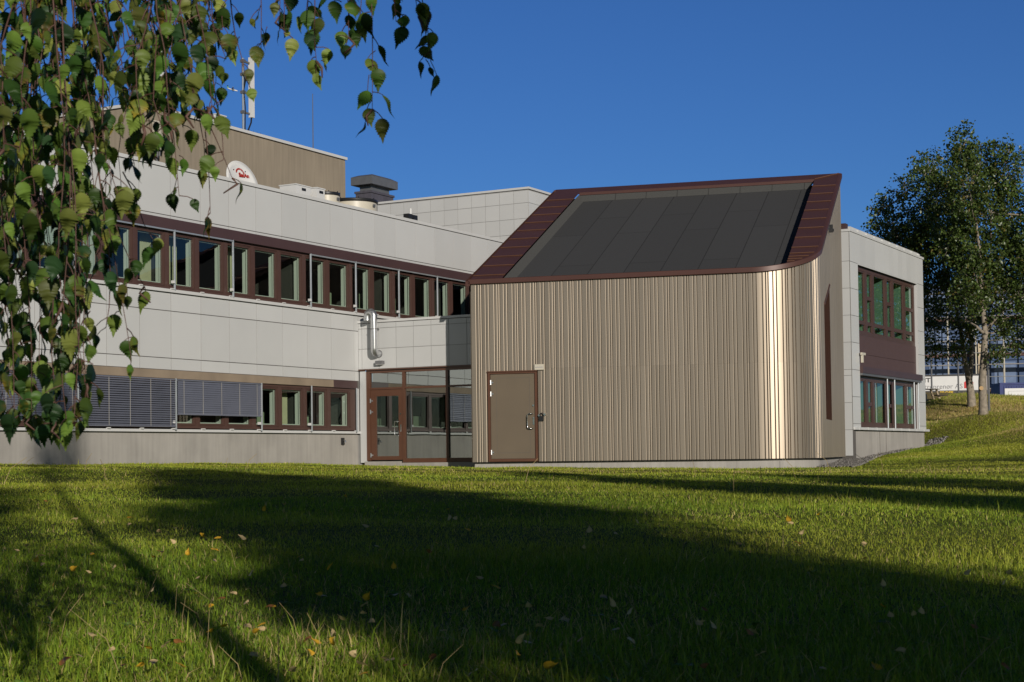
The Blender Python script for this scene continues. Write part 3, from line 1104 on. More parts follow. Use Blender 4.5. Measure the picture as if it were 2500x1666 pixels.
# steel door
b = MB()
b.frame(.485, 1.87, -.165, 2.265, .062, -.055, .02, wb=.075, wt=.045)
b.box(.47, 1.885, -.085, .0, 2.266, 2.296)
apart(b, 'door_frame', m_frame2)
d = MB().box(.55, 1.806, -.012, .03, -.088, 2.218)
d.box(.56, 1.79, -.02, -.012, -.08, 2.21)
door2 = apart(d, 'steel_door', m_door)
b = MB()
b.frame(.72, 1.655, .07, 2.11, .006, -.0215, -.0195)
b.build('door_panel_line', m_joint, door2)
h = MB()
d_handle(h, 1.60, .72, 1.12, -.02, .07)
h.build('door_handle', m_chrome, door2, smooth=True)
h = MB().box(1.735, 1.775, -.03, -.02, .82, 1.03)
h.tube([(1.755, -.045, 1.0), (1.755, -.02, 1.0)], .018, 10)
h.tube([(1.755, -.045, 1.345), (1.755, -.02, 1.345)], .026, 10)
h.build('door_lock', m_chrome, door2)
for z in (1.99, 1.68, .09):
    h = MB()
    hinge(h, .565, z, -.02)
    h.build('door_hinge', m_silver, door2)

# ------------------------------------------------------------------ small things fixed to the walls
t = empty('name_plate', aw(1.95, -.064, 2.30), math.atan2(FX.y, FX.x), 'small pale plate above the corner of the taupe steel door', 'sign')
MB().box(-.13, .13, -.035, .0, 0, .15).build('plate', m_cream, t)
b = MB()
x = -.10
while x < .09:
    w = R.uniform(.008, .022)
    b.box(x, x + w, -.0375, -.0352, .063, .078)
    x += w + .008
b.build('lettering', mat('blue_grey_print', (0.22, 0.23, 0.35), .6), t)
t = empty('key_lock', aw(2.0, -.062, .95), math.atan2(FX.y, FX.x), 'black combination padlock hanging beside the taupe door', 'padlock')
MB().box(-.055, .055, -.06, -.004, -.02, .10).build('body', m_black, t)
h = MB().tube([(-.045, -.03, .10), (-.045, -.03, .145), (-.025, -.03, .175), (.02, -.03, .178), (.045, -.03, .15), (.045, -.03, .10)], .014, 8)
h.build('shackle', m_black, t, smooth=True)
h = MB().tube([(-.075, -.005, .12), (-.075, -.05, .12)], .028, 10).tube([(.085, -.005, .14), (.085, -.05, .14)], .03, 10)
h.build('mounting_stud', m_chrome, t)
t = empty('wall_sensor', aw(AW_ + .062, 4.87, 6.30), math.atan2(FX.y, FX.x), 'tiny black sensor high on the clad side wall under the roof edge', 'sensor')
MB().box(0, .10, -.05, .05, .0, .22).box(.02, .13, -.03, .03, .02, .10).build('housing', m_black, t)

rzB = math.radians(90) - AZ
t = empty('exhaust_duct', bw(0, -.75, 3.05), rzB, 'shiny galvanised gooseneck exhaust duct on the white link wall above the glazed door', 'exhaust pipe')
b = MB()
b.tube([(-.012, 0, 0), (-.15, 0, 0), (-.22, 0, .02), (-.262, 0, .075), (-.275, 0, .15), (-.275, 0, 1.02)], .10, 20)
o = b.build('riser', m_silver, t)
smooth_by_angle(o, 40)
b = MB()
b.tube([(-.275, 0, 1.0), (-.275, 0, 1.11), (-.275, .03, 1.19), (-.275, .10, 1.235), (-.275, .15, 1.235), (-.275, .215, 1.19), (-.275, .24, 1.12), (-.275, .24, .98)], .102, 20)
o = b.build('gooseneck', m_silver, t)
smooth_by_angle(o, 40)
b = MB()
for z in (.72,): b.tube([(-.275, 0, z - .012), (-.275, 0, z + .012)], .11, 20)
b.box(-.20, -.012, -.02, .02, .71, .73)
b.tube([(-.275, -.10, .72), (-.275, -.17, .72)], .012, 8)
b.tube([(-.014, 0, 0), (-.03, 0, 0)], .115, 20)
b.build('clamp', m_grey, t)
t = empty('wall_lamp', bw(-.013, -.83, 2.74), rzB, 'small dark grey box lamp on the white link wall below the duct', 'lamp')
MB().box(-.16, 0, -.11, .12, 0, .10).build('housing', m_grey, t)
MB().box(-.15, -.02, -.10, .11, -.012, -.002).build('diffuser', m_plastic, t)
t = empty('tap_box', bw(-.85, .03, .38), rzB, 'small brass and black outdoor tap under the last lower window', 'tap')
MB().box(-.05, .05, -.06, -.002, 0, .20).build('backplate', m_black, t)
h = MB().tube([(0, -.06, .12), (0, -.12, .12), (0, -.14, .06)], .018, 8)
h.build('spout', m_chrome, t)
t = empty('cctv_bracket', bw(14.0, -11.12, 3.26), rzB, 'pale metal bracket at the edge of the plum spandrel on the right wing', 'bracket')
MB().box(-.20, .20, -.10, -.03, 0, .08).box(-.15, -.05, -.10, -.03, -.26, .0).build('arm', m_cream, t)
t = empty('corner_box', bw(22.63, -11.0, 1.95), rzB, 'small black box on the far corner of the right wing', 'box')
MB().box(-.02, .14, -.10, .10, 0, .22).box(.0, .10, -.06, .06, .22, .26).build('housing', m_black, t)

# ------------------------------------------------------------------ things on the roofs
t = empty('satellite_dish', bw(-2.95, 2.0, 7.16), rzB, 'white satellite dish with red lettering rising behind the long white parapet', 'satellite dish')
b = MB()
nrm = Vector((-.12, -.94, .30)).normalized()
du = Vector((0, 0, 1)).cross(nrm).normalized()
dv = nrm.cross(du)
cc = Vector((0, -.05, .80))
vs = [tuple(cc - nrm * .10)]
RR, SE = 6, 40
for r_ in range(1, RR + 1):
    for k in range(SE):
        a_ = 2 * math.pi * k / SE
        p_ = cc + du * math.cos(a_) * .60 * r_ / RR + dv * math.sin(a_) * .68 * r_ / RR - nrm * (.10 * (1 - (r_ / RR) ** 2))
        vs.append(tuple(p_))
fs = [(0, 1 + k, 1 + (k + 1) % SE) for k in range(SE)]
for r_ in range(RR - 1):
    for k in range(SE): fs.append((1 + r_ * SE + k, 1 + (r_ + 1) * SE + k, 1 + (r_ + 1) * SE + (k + 1) % SE, 1 + r_ * SE + (k + 1) % SE))
b.add(vs, fs)
o = b.build('reflector', m_plastic, t, smooth=True)
md = o.modifiers.new('thickness', 'SOLIDIFY')
md.thickness = .02
md.offset = -1
b = MB()
rim = [tuple(cc + du * math.cos(2 * math.pi * k / SE) * .605 + dv * math.sin(2 * math.pi * k / SE) * .685) for k in range(SE + 1)]
b.tube(rim, .016, 6, cap=False)
b.build('rim', m_plastic, t, smooth=True)
b = MB().tube([(0, .25, 0), (0, .25, .85)], .04, 10)
b.tube([(0, .25, .8), tuple(cc - nrm * .11)], .05, 8)
b.tube([(0, -.04, .12), (-.06, -.62, .42)], .015, 6)
b.tube([(-.06, -.60, .40), (-.075, -.68, .50)], .035, 8)
b.build('mount', m_grey, t)
RIGHT = -du if du.x < 0 else du
UPV = dv if dv.z > 0 else -dv
text_mesh('SatAn', .17, m_red, t, (RIGHT, UPV, nrm), cc + RIGHT * (-.04) + UPV * (.22) - nrm * .028, bold=.007, width=.40)
b = MB()
for k in range(11):
    a_ = math.radians(165 - 15 * k)
    r2, u2 = RIGHT * math.sin(a_) - UPV * math.cos(a_), RIGHT * math.cos(a_) + UPV * math.sin(a_)
    p_ = cc + RIGHT * .02 + UPV * .31 - nrm * .022 + u2 * .15
    w_, h2 = (.016, .05) if k % 3 else (.012, .044)
    b.prism([tuple(p_ - r2 * w_ - u2 * h2 / 2), tuple(p_ + r2 * w_ - u2 * h2 / 2), tuple(p_ + r2 * w_ + u2 * h2 / 2), tuple(p_ - r2 * w_ + u2 * h2 / 2)], tuple(nrm * .004))
b.build('lettering', m_red, t)
b = MB()
for q_ in (-.22, .24): b.tube([tuple(cc + RIGHT * q_ + UPV * .40 - nrm * .08), tuple(cc + RIGHT * q_ + UPV * .40 - nrm * .01)], .016, 8)
b.build('bolt', m_black, t)

for (x, r_, zt, lab) in ((1.28, .42, 8.24, 'smaller cream round roof fan with dark rim next to white boxes'), (2.80, .75, 8.20, 'larger cream round roof fan with dark rim at the parapet')):
    t = empty('roof_fan', bw(x, 2.0, 7.16), rzB, lab, 'roof fan', 'round roof fans behind the parapet')
    h_ = zt - 7.16
    b = MB().tube([(0, 0, 0), (0, 0, h_ - .10)], r_ * .97, 36)
    o = b.build('drum', m_cream, t)
    smooth_by_angle(o, 40)
    b = MB().tube([(0, 0, h_ - .10), (0, 0, h_ - .06), (0, 0, h_ - .055), (0, 0, h_)], [r_ * 1.0, r_ * 1.03, r_ * 1.03, r_ * 1.0], 36)
    for k in range(8): b.box(-.01 + math.cos(k * .785) * r_, .01 + math.cos(k * .785) * r_, math.sin(k * .785) * r_ - .01, math.sin(k * .785) * r_ + .01, h_, h_ + .035)
    o = b.build('rim', m_black, t)
    smooth_by_angle(o, 40)
    b = MB().box(-.05, .05, -r_ - .03, -r_, h_ - .25, h_ - .17)
    b.build('latch', m_grey, t)
for x, w, hz, lab in ((-.35, .75, 1.05, 'low white roof box left of the smaller roof fan'), (.55, .42, 1.09, 'white roof box touching the smaller roof fan')):
    t = empty('roof_box', bw(x, 2.0, 7.16), rzB, lab, 'roof unit', 'white roof boxes')
    MB().box(-w / 2, w / 2, -.3, .3, 0, hz).box(-w / 2 - .02, w / 2 + .02, -.32, .32, hz, hz + .03).build('casing', m_plastic, t)
    MB().box(-.08, .12, -.312, -.302, hz - .14, hz - .06).build('opening', m_black, t)
t = empty('roof_ventilator', bw(16.0, 9.95, 7.2), rzB, 'large dark grey metal roof ventilator with a hipped cap behind the white parapet', 'ventilator')
b = MB().box(-.84, .84, -.38, .38, 0, 3.66)
b.box(-.88, .88, -.42, .42, 3.66, 3.75)
b.box(.86, 1.0, -.3, .3, 0, 3.45)
b.build('base', mat('lead_grey_cladding', (0.13, 0.12, 0.145), .55, metal=.3, var=.15, streak=.1), t)
MB().box(-.68, .68, -.28, .28, 3.751, 4.02).build('throat', m_grey, t)
q1, q2, q3, q4 = .98, .52, .80, .34
b = MB().box(-q1, q1, -q2, q2, 4.0, 4.33)
b.add([(-q1, -q2, 4.331), (q1, -q2, 4.331), (q1, q2, 4.331), (-q1, q2, 4.331), (-q3 + .12, -q4, 4.44), (q3 - .12, -q4, 4.44), (q3 - .12, q4, 4.44), (-q3 + .12, q4, 4.44)], [(0, 1, 5, 4), (1, 2, 6, 5), (2, 3, 7, 6), (3, 0, 4, 7), (4, 5, 6, 7)])
b.build('cap', m_grey, t)
t = empty('roof_camera', bw(4.9, 1.2, 7.16), rzB, 'small black twin floodlight on a white stub behind the parapet', 'roof light')
MB().box(-.28, -.03, -.1, .1, .66, .80).box(.03, .28, -.1, .1, .63, .79).build('lamp_head', m_black, t)
MB().tube([(0, 0, 0), (0, 0, 1.0)], .045, 8).build('post', m_plastic, t)

TZ = 10.84
t = empty('antenna_mast', bw(2.90, 6.5, TZ - .02), rzB, 'steel mast with tall white panel antenna on the tan roof block', 'antenna')
MB().tube([(0, 0, 0), (0, 0, 2.6)], .045, 10).build('pole', m_silver, t)
b = MB().box(.34, .49, -.10, .04, .66, 2.70)
b.build('panel_antenna', m_plastic, t)
for z in (.78, 1.45, 2.05, 2.5): MB().box(.0, .33, -.03, .03, z - .03, z + .03).box(-.07, .07, -.07, .07, z - .05, z + .05).build('bracket', m_grey, t)
b = MB().tube([(.44, 0, .66), (.42, 0, .5), (.28, 0, .25), (.12, 0, .05)], .03, 6).tube([(.0, -.07, 0), (.03, -.07, .9), (-.05, -.07, 1.5), (.1, -.06, 1.95), (.3, -.05, 1.98)], .018, 6)
b.build('cable', m_black, t)
b = MB()
for i in range(9): b.tube([(.1 + .10 * i, -.02, .16 - .012 * i), (.12 + .10 * i, -.02, .24 - .03 * (i % 2))], .006, 4)
b.tube([(.05, 0, .14), (1.0, 0, .06)], .012, 5)
b.build('yagi_boom', m_black, t)
t = empty('whip_antenna', bw(7.56, 7.0, TZ - .02), rzB, 'thin grey whip antenna near the end of the tan roof block', 'antenna')
MB().tube([(0, 0, 0), (0, 0, .9), (0, 0, 2.35)], [.022, .018, .013], 6).build('rod', m_grey, t)
MB().tube([(0, 0, 0), (0, 0, .10)], .05, 8).build('base', m_grey, t)
t = empty('roof_cabinet', bw(1.62, 6.6, TZ - .02), rzB, 'white cabinet standing on the roof edge beside the mast', 'cabinet')
MB().box(-.24, .24, -.2, .2, 0, .42).box(-.26, .26, -.22, .22, .42, .45).build('casing', m_plastic, t)
MB().box(.30, .36, -.03, .03, 0, .16).box(.40, .46, -.03, .03, 0, .13).build('stub', m_plastic, t)
t = empty('sector_antenna', bw(-1.09, 6.7, TZ - .02), rzB, 'white panel antenna on a roof pole half hidden by birch leaves', 'antenna')
MB().tube([(-.25, 0, 0), (-.25, 0, 2.7)], .045, 10).build('pole', m_silver, t)
MB().box(-.13, .16, -.10, .08, .75, 2.5).build('panel_antenna', m_plastic, t)
MB().box(-.25, -.1, -.03, .03, .95, 1.02).box(-.25, -.1, -.03, .03, 2.1, 2.17).tube([(0, 0, .75), (.02, 0, .4), (-.1, 0, .1), (-.2, 0, 0)], .03, 6).build('bracket', m_grey, t)
t = empty('dome_antenna', bw(-3.5, 8.5, TZ - .02), rzB, 'small white dome antenna on a thin post among the birch leaves', 'antenna')
MB().tube([(0, 0, 0), (0, 0, 1.0)], .025, 8).build('post', m_silver, t)
MB().tube([(0, 0, 1.0), (0, 0, 1.02), (0, 0, 1.14), (0, 0, 1.22), (0, 0, 1.27)], [.03, .085, .08, .05, .01], 12).build('dome', m_plastic, t, smooth=True)
t = empty('dipole_array', bw(-1.9, 6.6, TZ - .02), rzB, 'cluster of crossed silver antenna rods at the tan roof corner', 'antenna')
b = MB().tube([(0, 0, 0), (0, 0, 1.25)], .03, 8).tube([(-.35, 0, .2), (-.35, 0, 1.9)], .05, 8)
b.build('post', m_silver, t)
b = MB()
for z in (.35, .6, .85): b.tube([(-.45, 0, z), (.45, 0, z + .04)], .02, 6)
for x in (-.4, -.2, .15, .4): b.tube([(x, -.05, .1), (x + .05, -.05, .75)], .015, 6)
b.build('rod', m_silver, t)
t = empty('wall_antenna', bw(-2.17, 5.88, 9.3), rzB, 'cream panel antenna fixed to the face of the tan block', 'antenna')
MB().box(-.16, .16, -.12, -.01, .12, 1.02).build('panel_antenna', m_cream, t)
MB().tube([(-.1, -.06, .12), (-.1, -.06, -.05)], .03, 8).tube([(.1, -.06, .12), (.1, -.06, -.03)], .03, 8).tube([(0, -.06, .12), (0, -.05, -.35)], .035, 8).build('connector', m_grey, t)

# ------------------------------------------------------------------ far things on and beyond the hill
HW = mat('navy_wind_barrier', (0.06, 0.105, 0.22), .7, var=.3, scale=.4)
T0 = empty('unfinished_building', (38, 150, 1.2), math.radians(-14), 'unfinished block wrapped in dark blue sheeting behind the poplars', 'building')
b = MB().box(-6, 34, 0, 16, 0, 14.2)
b.build('wall', HW, T0)
b = MB()
for zf in (1.0, 4.3, 7.6, 10.9):
    for i in range(13):
        b.box(-5 + i * 2.9, -5 + i * 2.9 + 1.9, -.05, -.01, zf + .5, zf + 2.5)
b.build('window', mat('grey_blue_pane', (0.17, 0.24, 0.40), .35), T0)
b = MB()
for zf in (.9, 4.2, 7.5, 10.8): b.box(-6, 34, -.12, -.02, zf - .15, zf + .12)
b.build('floor_edge', mat('rusty_floor_edge', (0.12, 0.06, 0.045), .7), T0)
T1 = empty('scaffolding', (37.7, 148.2, 1.2), math.radians(-14), 'pale steel scaffolding in front of the blue sheeted block', 'scaffolding')
b = MB()
for i in range(16):
    b.tube([(-5 + i * 2.45, 0, 0), (-5 + i * 2.45, 0, 14.0)], .07, 6)
    b.tube([(-5 + i * 2.45, 1.0, 0), (-5 + i * 2.45, 1.0, 14.0)], .05, 6)
b.build('standard', m_cream, T1)
b = MB()
for z in np.arange(1.0, 14, 1.1): b.tube([(-5, -.04, z), (32, -.04, z)], .035, 5)
for i in range(0, 14, 3): b.tube([(-5 + i * 2.45, -.1, 1), (-5 + (i + 1) * 2.45, -.1, 3.2)], .03, 5)
b.build('ledger', m_rail, T1)
b = MB()
for z in (2.1, 4.3, 6.5, 8.7, 10.9, 13.1): b.box(-5, 32, .05, .95, z, z + .06)
b.build('deck', m_wood, T1)
b = MB()
for z in (5.5, 1.6): b.box(5.0, 5.7, .1, .9, z, z + 3.0)
b.build('stair_panel', mat('pale_ply', (0.62, 0.50, 0.34), .7), T1)

t = empty('site_cabin', (35.4, 120, 2.4), math.radians(-8), 'white site cabin with a builder name and a red house emblem behind the hill', 'site cabin')
b = MB().box(-7.5, 0, 0, 2.5, 0, 3.10)
b.build('body', mat('grey_cabin_wall', (0.42, 0.38, 0.37), .7, var=.08), t)
MB().box(-7.55, .06, -.06, 2.56, 3.11, 3.22).build('roof', m_black, t)
MB().box(-7.45, -.25, -.05, -.005, 2.02, 3.08).build('sign_board', m_plastic, t)
MB().box(-7.45, -.05, -.045, -.006, .3, 1.99).build('lower_wall', m_black, t)
tx = mat('grey_sign_letters', (0.23, 0.23, 0.24), .6)
text_mesh('entreprenør AS', .50, tx, t, ((1, 0, 0), (0, 0, 1), (0, -1, 0)), (-5.1, -.056, 2.16), depth=.003, width=3.25)
text_mesh('ENT', .46, m_black, t, ((1, 0, 0), (0, 0, 1), (0, -1, 0)), (-5.19, -.056, 2.66), depth=.003, bold=.012, width=1.02)
text_mesh('PROFF', .34, mat('yellow_letters', (0.75, 0.50, 0.02), .6), t, ((1, 0, 0), (0, 0, 1), (0, -1, 0)), (-3.5, -.052, 1.72), depth=.003, bold=.012)
b = MB().prism([(-1.72, -.056, 2.16), (-1.05, -.056, 2.16), (-1.05, -.056, 2.6), (-1.38, -.056, 2.9), (-1.72, -.056, 2.6)], (0, -.004, 0))
b.build('house_emblem', mat('signal_red', (0.62, 0.02, 0.02), .5), t)
t = empty('blue_container', (28.75, 95, .80), math.radians(-4), 'blue corrugated container with a white plumbing banner at the right edge', 'container')
BL = mat('blue_container_paint', (0.012, 0.03, 0.17), .6, var=.15)
b = MB().box(0, 6.0, 0, 2.4, 0, 2.98)
for i in range(40): b.box(.05 + i * .15, .05 + i * .15 + .08, -.03, 0, .1, 2.9)
b.box(-.02, 6.02, -.045, 2.42, 2.98, 3.10)
b.box(-.03, .12, -.045, .1, 0, 2.98)
b.build('body', BL, t)
MB().box(.25, 5.6, -.06, -.035, 1.30, 2.76).build('banner', m_plastic, t)
text_mesh('GUNGE', .34, mat('charcoal_letters', (0.05, 0.05, 0.055), .6), t, ((1, 0, 0), (0, 0, 1), (0, -1, 0)), (.62, -.064, 2.08), depth=.002, bold=.01, width=1.18)
text_mesh('VVS', .34, mat('teal_letters', (0.03, 0.28, 0.32), .6), t, ((1, 0, 0), (0, 0, 1), (0, -1, 0)), (1.98, -.064, 2.08), depth=.002, bold=.01, width=.75)
b = MB()
b.frame(.45, 3.1, 1.92, 2.60, .012, -.066, -.061)
for x, w in ((1.4, 1.2), (2.4, .5)): b.box(x, x + w, -.064, -.0605, 1.68 - .2 * (w < 1), 1.72 - .2 * (w < 1))
b.build('banner_border', tx, t)
for i, (x, y, h_, lab) in enumerate(((21.60, 83, 2.1, 'thin grey pole nearest the white wing corner on the hill crest'), (23.25, 84, 1.75, 'thin grey pole between white wing and the leaning poplar trunk'), (20.15, 68.2, 2.35, 'thin grey pole just right of the straight poplar trunk'))):
    t = empty('steel_pole', (x, y, gz(x, y) - .1), 0, lab, 'pole', 'grey poles on the hill')
    MB().tube([(0, 0, 0), (0, 0, h_ + .1)], .045 if i < 2 else .05, 8).build('post', m_grey, t)
    MB().tube([(0, 0, h_ + .1), (0, 0, h_ + .13)], .055, 8).build('cap', m_grey, t)
x, y = 19.75, 75.5
t = empty('picnic_table', (x, y, gz(x, y) - .02), math.radians(25), 'pale wooden picnic table tipped on its side on the hill crest', 'picnic table')
b = MB()
for dx in (0, .55):
    b.prism([(-.45 + dx, -.05, .85), (-.28 + dx, -.05, .85), (.10 + dx, -.05, -.05), (-.07 + dx, -.05, -.05)], (0, .06, 0))
b.build('leg', m_wood, t)
MB().box(-.6, .35, -.3, .5, .80, .86).build('bench', m_bark, t)
MB().box(.0, 1.05, -.35, .35, .34, .41).build('tabletop', mat('dark_stained_wood', (0.05, 0.04, 0.035), .7), t)
x, y = 20.5, 66.8
t.scale = (.62, .62, .62)
t = empty('retaining_wall', tuple(bw(25.6, -9.6, .15)), rzB, 'low dark stone retaining wall at the foot of the hill', 'wall')
b = MB()
RW = random.Random(5)
for j in range(2):
    for i in range(8):
        q = RW.uniform(-.03, .03)
        b.box(-.5 + i * .42 + .015 + j * .18, -.5 + i * .42 + .40 + j * .18, -.2 + q, .3, j * .27 + .01, j * .27 + .255 + q * .3)
b.build('stone', mat('dark_block_stone', (0.10, 0.075, 0.055), .9, var=.5, scale=2.5, bump=.4), t)

# airplane high up, about 22 m long and 3.4 km away
AP = Vector((-(1250 - 573) / f_px, 1, 0)) * 3400
t = empty('airplane', (AP.x, 3400, 783), math.radians(162), 'tiny white propeller airplane with a green tail left of the mast', 'airplane')
t.rotation_euler = (math.radians(8), math.radians(-14), math.radians(188))
b = MB().tube([(-11, 0, 0), (-10, 0, 0), (-8, 0, .1), (6, 0, .1), (10, 0, .7), (12, 0, 1.0)], [.15, 1.0, 1.35, 1.35, .7, .2], 14)
b.build('fuselage', m_plastic, t, smooth=True)
b = MB().box(-1.6, .9, -13, 13, 1.3, 1.6)
b.build('wing', m_grey, t)
b = MB()
for s_ in (-1, 1): b.tube([(-3.6, 4 * s_, .9), (-3.0, 4 * s_, .9), (3.0, 4 * s_, 1.0)], [.3, .75, .4], 10)
b.build('engine', m_grey, t, smooth=True)
b = MB()
for s_ in (-1, 1):
    for a_ in range(4): b.box(-3.75, -3.6, 4 * s_ + math.cos(a_ * 1.571) * .9 - (.9 if a_ % 2 == 0 else .12), 4 * s_ + math.cos(a_ * 1.571) * .9 + (.9 if a_ % 2 == 0 else .12), .9 + math.sin(a_ * 1.571) * .9 - (.12 if a_ % 2 == 0 else .9), .9 + math.sin(a_ * 1.571) * .9 + (.12 if a_ % 2 == 0 else .9))
b.build('propeller', m_black, t)
b = MB().prism([(8, -.12, 1.0), (12.6, -.12, 1.2), (13.0, -.12, 5.4), (11.0, -.12, 5.4)], (0, .24, 0)).box(10.8, 13.2, -4, 4, 5.3, 5.5)
b.build('tail_fin', mat('green_tail_paint', (0.02, 0.22, 0.09), .5), t)
# ------------------------------------------------------------------ vegetation
def at(u, v, Y):
    """surveyed point: bearing (u, v) on the 2500 px plate at Y metres"""
    d = rt * ((u - 1250) / f_px) - up * ((v - PP_Y) / f_px) + fw
    return d * (Y / d.y)


def leaf_cloud(name, cen, size, cols, m, parent, flat=.0, aspect=.75, rng=NP, droop=0.0):
    """one small kite-shaped leaf per centre"""
    n = len(cen)
    nrm = rng.normal(size=(n, 3))
    nrm[:, 2] += flat
    nrm /= np.linalg.norm(nrm, axis=1)[:, None]
    t = rng.normal(size=(n, 3))
    t[:, 2] -= droop
    t -= nrm * (t * nrm).sum(1)[:, None]
    t /= np.linalg.norm(t, axis=1)[:, None] + 1e-9
    bt = np.cross(nrm, t)
    s = size if np.ndim(size) else np.full(n, size)
    s = s[:, None]
    fold = nrm * s * .12
    v = np.stack([cen, cen + t * s * .42 + bt * s * .5 * aspect + fold, cen + t * s, cen + t * s * .42 - bt * s * .5 * aspect + fold], 1).reshape(-1, 3)
    idx = np.arange(n)[:, None] * 4
    loops = np.concatenate([idx + np.array([[0, 1, 2]]), idx + np.array([[0, 2, 3]])], 1).ravel()
    c = np.repeat(cols, 4, 0)
    return np_mesh(name, v, loops, np.arange(2 * n) * 3, np.full(2 * n, 3), m, c, parent)


m_leaf_far = leaf_mat('poplar_leaves', .38, .30, spec=.5)
m_leaf_shade = leaf_mat('broad_leaves', .5, .25)


def poplar(name, label, base, Y, lobes, trunks, seed, per_area, parent_group=None):
    rng = np.random.default_rng(seed)
    rr = random.Random(seed)
    root = at(*base, Y)
    root.z = gz(root.x, root.y) - .05
    t = empty(name, root, 0, label, 'tree', 'poplars on the hill')
    b = MB()
    nodes = []
    for path in trunks:
        pts = [at(u, v, Y + dy) - root for u, v, r_, dy in path]
        pts[0] = Vector((pts[0].x, pts[0].y, min(pts[0].z, 0))) if path is trunks[0] else pts[0]
        b.tube(pts, [p[2] * .86 for p in path], 10)
        for q in pts: nodes.append(q)
    ctr = []
    tips = []
    for (u, v, ru, rv) in lobes:
        c = at(u, v, Y) - root
        rx, rz_ = ru / f_px * Y, rv / f_px * Y
        n = int(per_area * rx * rz_)
        dyc = rr.uniform(-.9, .9)
        for _ in range(n):
            while True:
                p = rng.uniform(-1, 1, 3)
                if .15 < (p ** 2).sum() < 1: break
            if rng.random() < .13: p = p / np.linalg.norm(p) * rng.uniform(1.0, 1.4)
            tips.append((c.x + p[0] * rx, dyc + p[1] * min(rx * 1.2, 1.6), c.z + p[2] * rz_))
        cv = Vector((c.x, dyc, c.z))
        near = min(nodes, key=lambda q: (q - cv).length + max(0, q.z - cv.z) * 1.5)
        mid = near.lerp(cv, .55) + Vector((0, 0, -.15))
        b.tube([near, mid, cv, cv + Vector((rr.uniform(-.2, .2), 0, rz_ * .7))], [.045, .035, .022, .008], 6)
        ctr.append(cv)
    tips = np.array(tips)
    tw = MB()
    for i in range(0, len(tips), 4):
        p = Vector(tips[i])
        c = min(ctr, key=lambda q: (q - p).length)
        s0 = c.lerp(p, .25)
        tw.tube([s0, s0.lerp(p, .5) + Vector((0, 0, -.05)), p], [.016, .011, .005], 4, cap=False)
    o = b.build('trunk', m_bark, t)
    smooth_by_angle(o, 60)
    tw.build('branch', m_bark, t)
    k = 18
    cen = np.repeat(tips, k, 0) + rng.normal(size=(len(tips) * k, 3)) * np.array([.13, .13, .12])
    sz = rng.uniform(.09, .165, len(cen))
    tone = np.repeat(rng.uniform(.6, 1.35, len(tips)), k) * rng.uniform(.6, 1.4, len(cen))
    c = np.stack([.085 * tone, .128 * tone, .030 * tone], 1)
    yel = rng.random(len(cen)) < .05
    c[yel] = np.array([.16, .13, .03])
    leaf_cloud('crown', cen, sz, c, m_leaf_far, t, rng=rng, droop=.6)
    return t


LA = [(2335, 372, 32, 52), (2400, 395, 45, 68), (2448, 420, 38, 68), (2482, 520, 42, 85), (2415, 510, 62, 80), (2350, 470, 52, 70), (2440, 630, 70, 80), (2380, 620, 62, 70), (2475, 735, 50, 52),
      (2405, 735, 52, 50), (2335, 570, 50, 66), (2520, 620, 60, 100), (2440, 800, 36, 26), (2490, 830, 30, 40), (2560, 520, 60, 100), (2425, 865, 22, 22), (2545, 760, 60, 70), (2380, 690, 60, 45), (2350, 735, 46, 36), (2480, 640, 50, 70), (2300, 470, 40, 50)]
TA = [[(2401, 1013, .25, 0), (2400, 985, .205, 0), (2398, 930, .185, 0), (2402, 870, .165, 0), (2405, 812, .14, 0), (2400, 760, .11, 0), (2395, 700, .095, -.2), (2393, 620, .07, -.3), (2380, 520, .05, -.3), (2368, 410, .02, 0)],
      [(2405, 812, .09, 0), (2425, 785, .07, -.2), (2448, 757, .06, -.3), (2480, 725, .045, -.2), (2530, 700, .03, 0)],
      [(2402, 815, .075, 0), (2385, 798, .055, -.3), (2366, 786, .035, .3), (2345, 786, .022, .5), (2330, 780, .012, .7)],
      [(2402, 765, .07, 0), (2413, 720, .055, .2), (2418, 640, .045, .3), (2420, 520, .03, .2), (2440, 420, .012, 0)],
      [(2448, 757, .04, -.3), (2490, 755, .03, -.4), (2520, 750, .02, -.4)]]
LB = [(2283, 398, 33, 40), (2245, 438, 34, 34), (2208, 470, 34, 36), (2155, 512, 32, 22), (2190, 545, 50, 38), (2262, 520, 50, 56), (2292, 610, 55, 62), (2225, 600, 55, 50), (2310, 715, 55, 56), (2275, 765, 40, 34),
      (2335, 790, 40, 28), (2282, 852, 28, 34), (2225, 660, 50, 40), (2136, 575, 22, 16), (2268, 690, 40, 40), (2320, 860, 30, 30), (2262, 800, 22, 30), (2172, 478, 20, 16), (2330, 500, 40, 60), (2340, 660, 50, 60), (2300, 560, 56, 66), (2310, 440, 34, 40), (2200, 630, 50, 36), (2160, 560, 36, 24), (2255, 590, 50, 60), (2360, 820, 34, 24)]
TB = [[(2373, 997, .24, 0), (2371, 965, .20, 0), (2366, 930, .175, 0), (2358, 890, .12, 0), (2350, 840, .10, 0), (2337, 760, .08, 0), (2305, 650, .06, 0), (2282, 530, .035, 0), (2278, 420, .012, 0)],
      [(2366, 945, .14, 0), (2371, 890, .125, .1), (2373, 830, .11, .2), (2366, 740, .085, .2), (2345, 610, .06, .2), (2310, 470, .02, .1)],
      [(2350, 845, .06, 0), (2362, 815, .04, -.4), (2378, 808, .022, -.5)],
      [(2337, 760, .05, 0), (2300, 790, .035, -.4), (2268, 797, .02, -.5)],
      [(2320, 700, .05, 0), (2270, 650, .035, 0), (2200, 580, .02, 0), (2140, 515, .008, 0)]]
poplar('poplar_tree', 'straight grey poplar with a pale pruned knot on the trunk, nearer the right edge', (2401, 1009), 66, LA, TA, 21, 105)
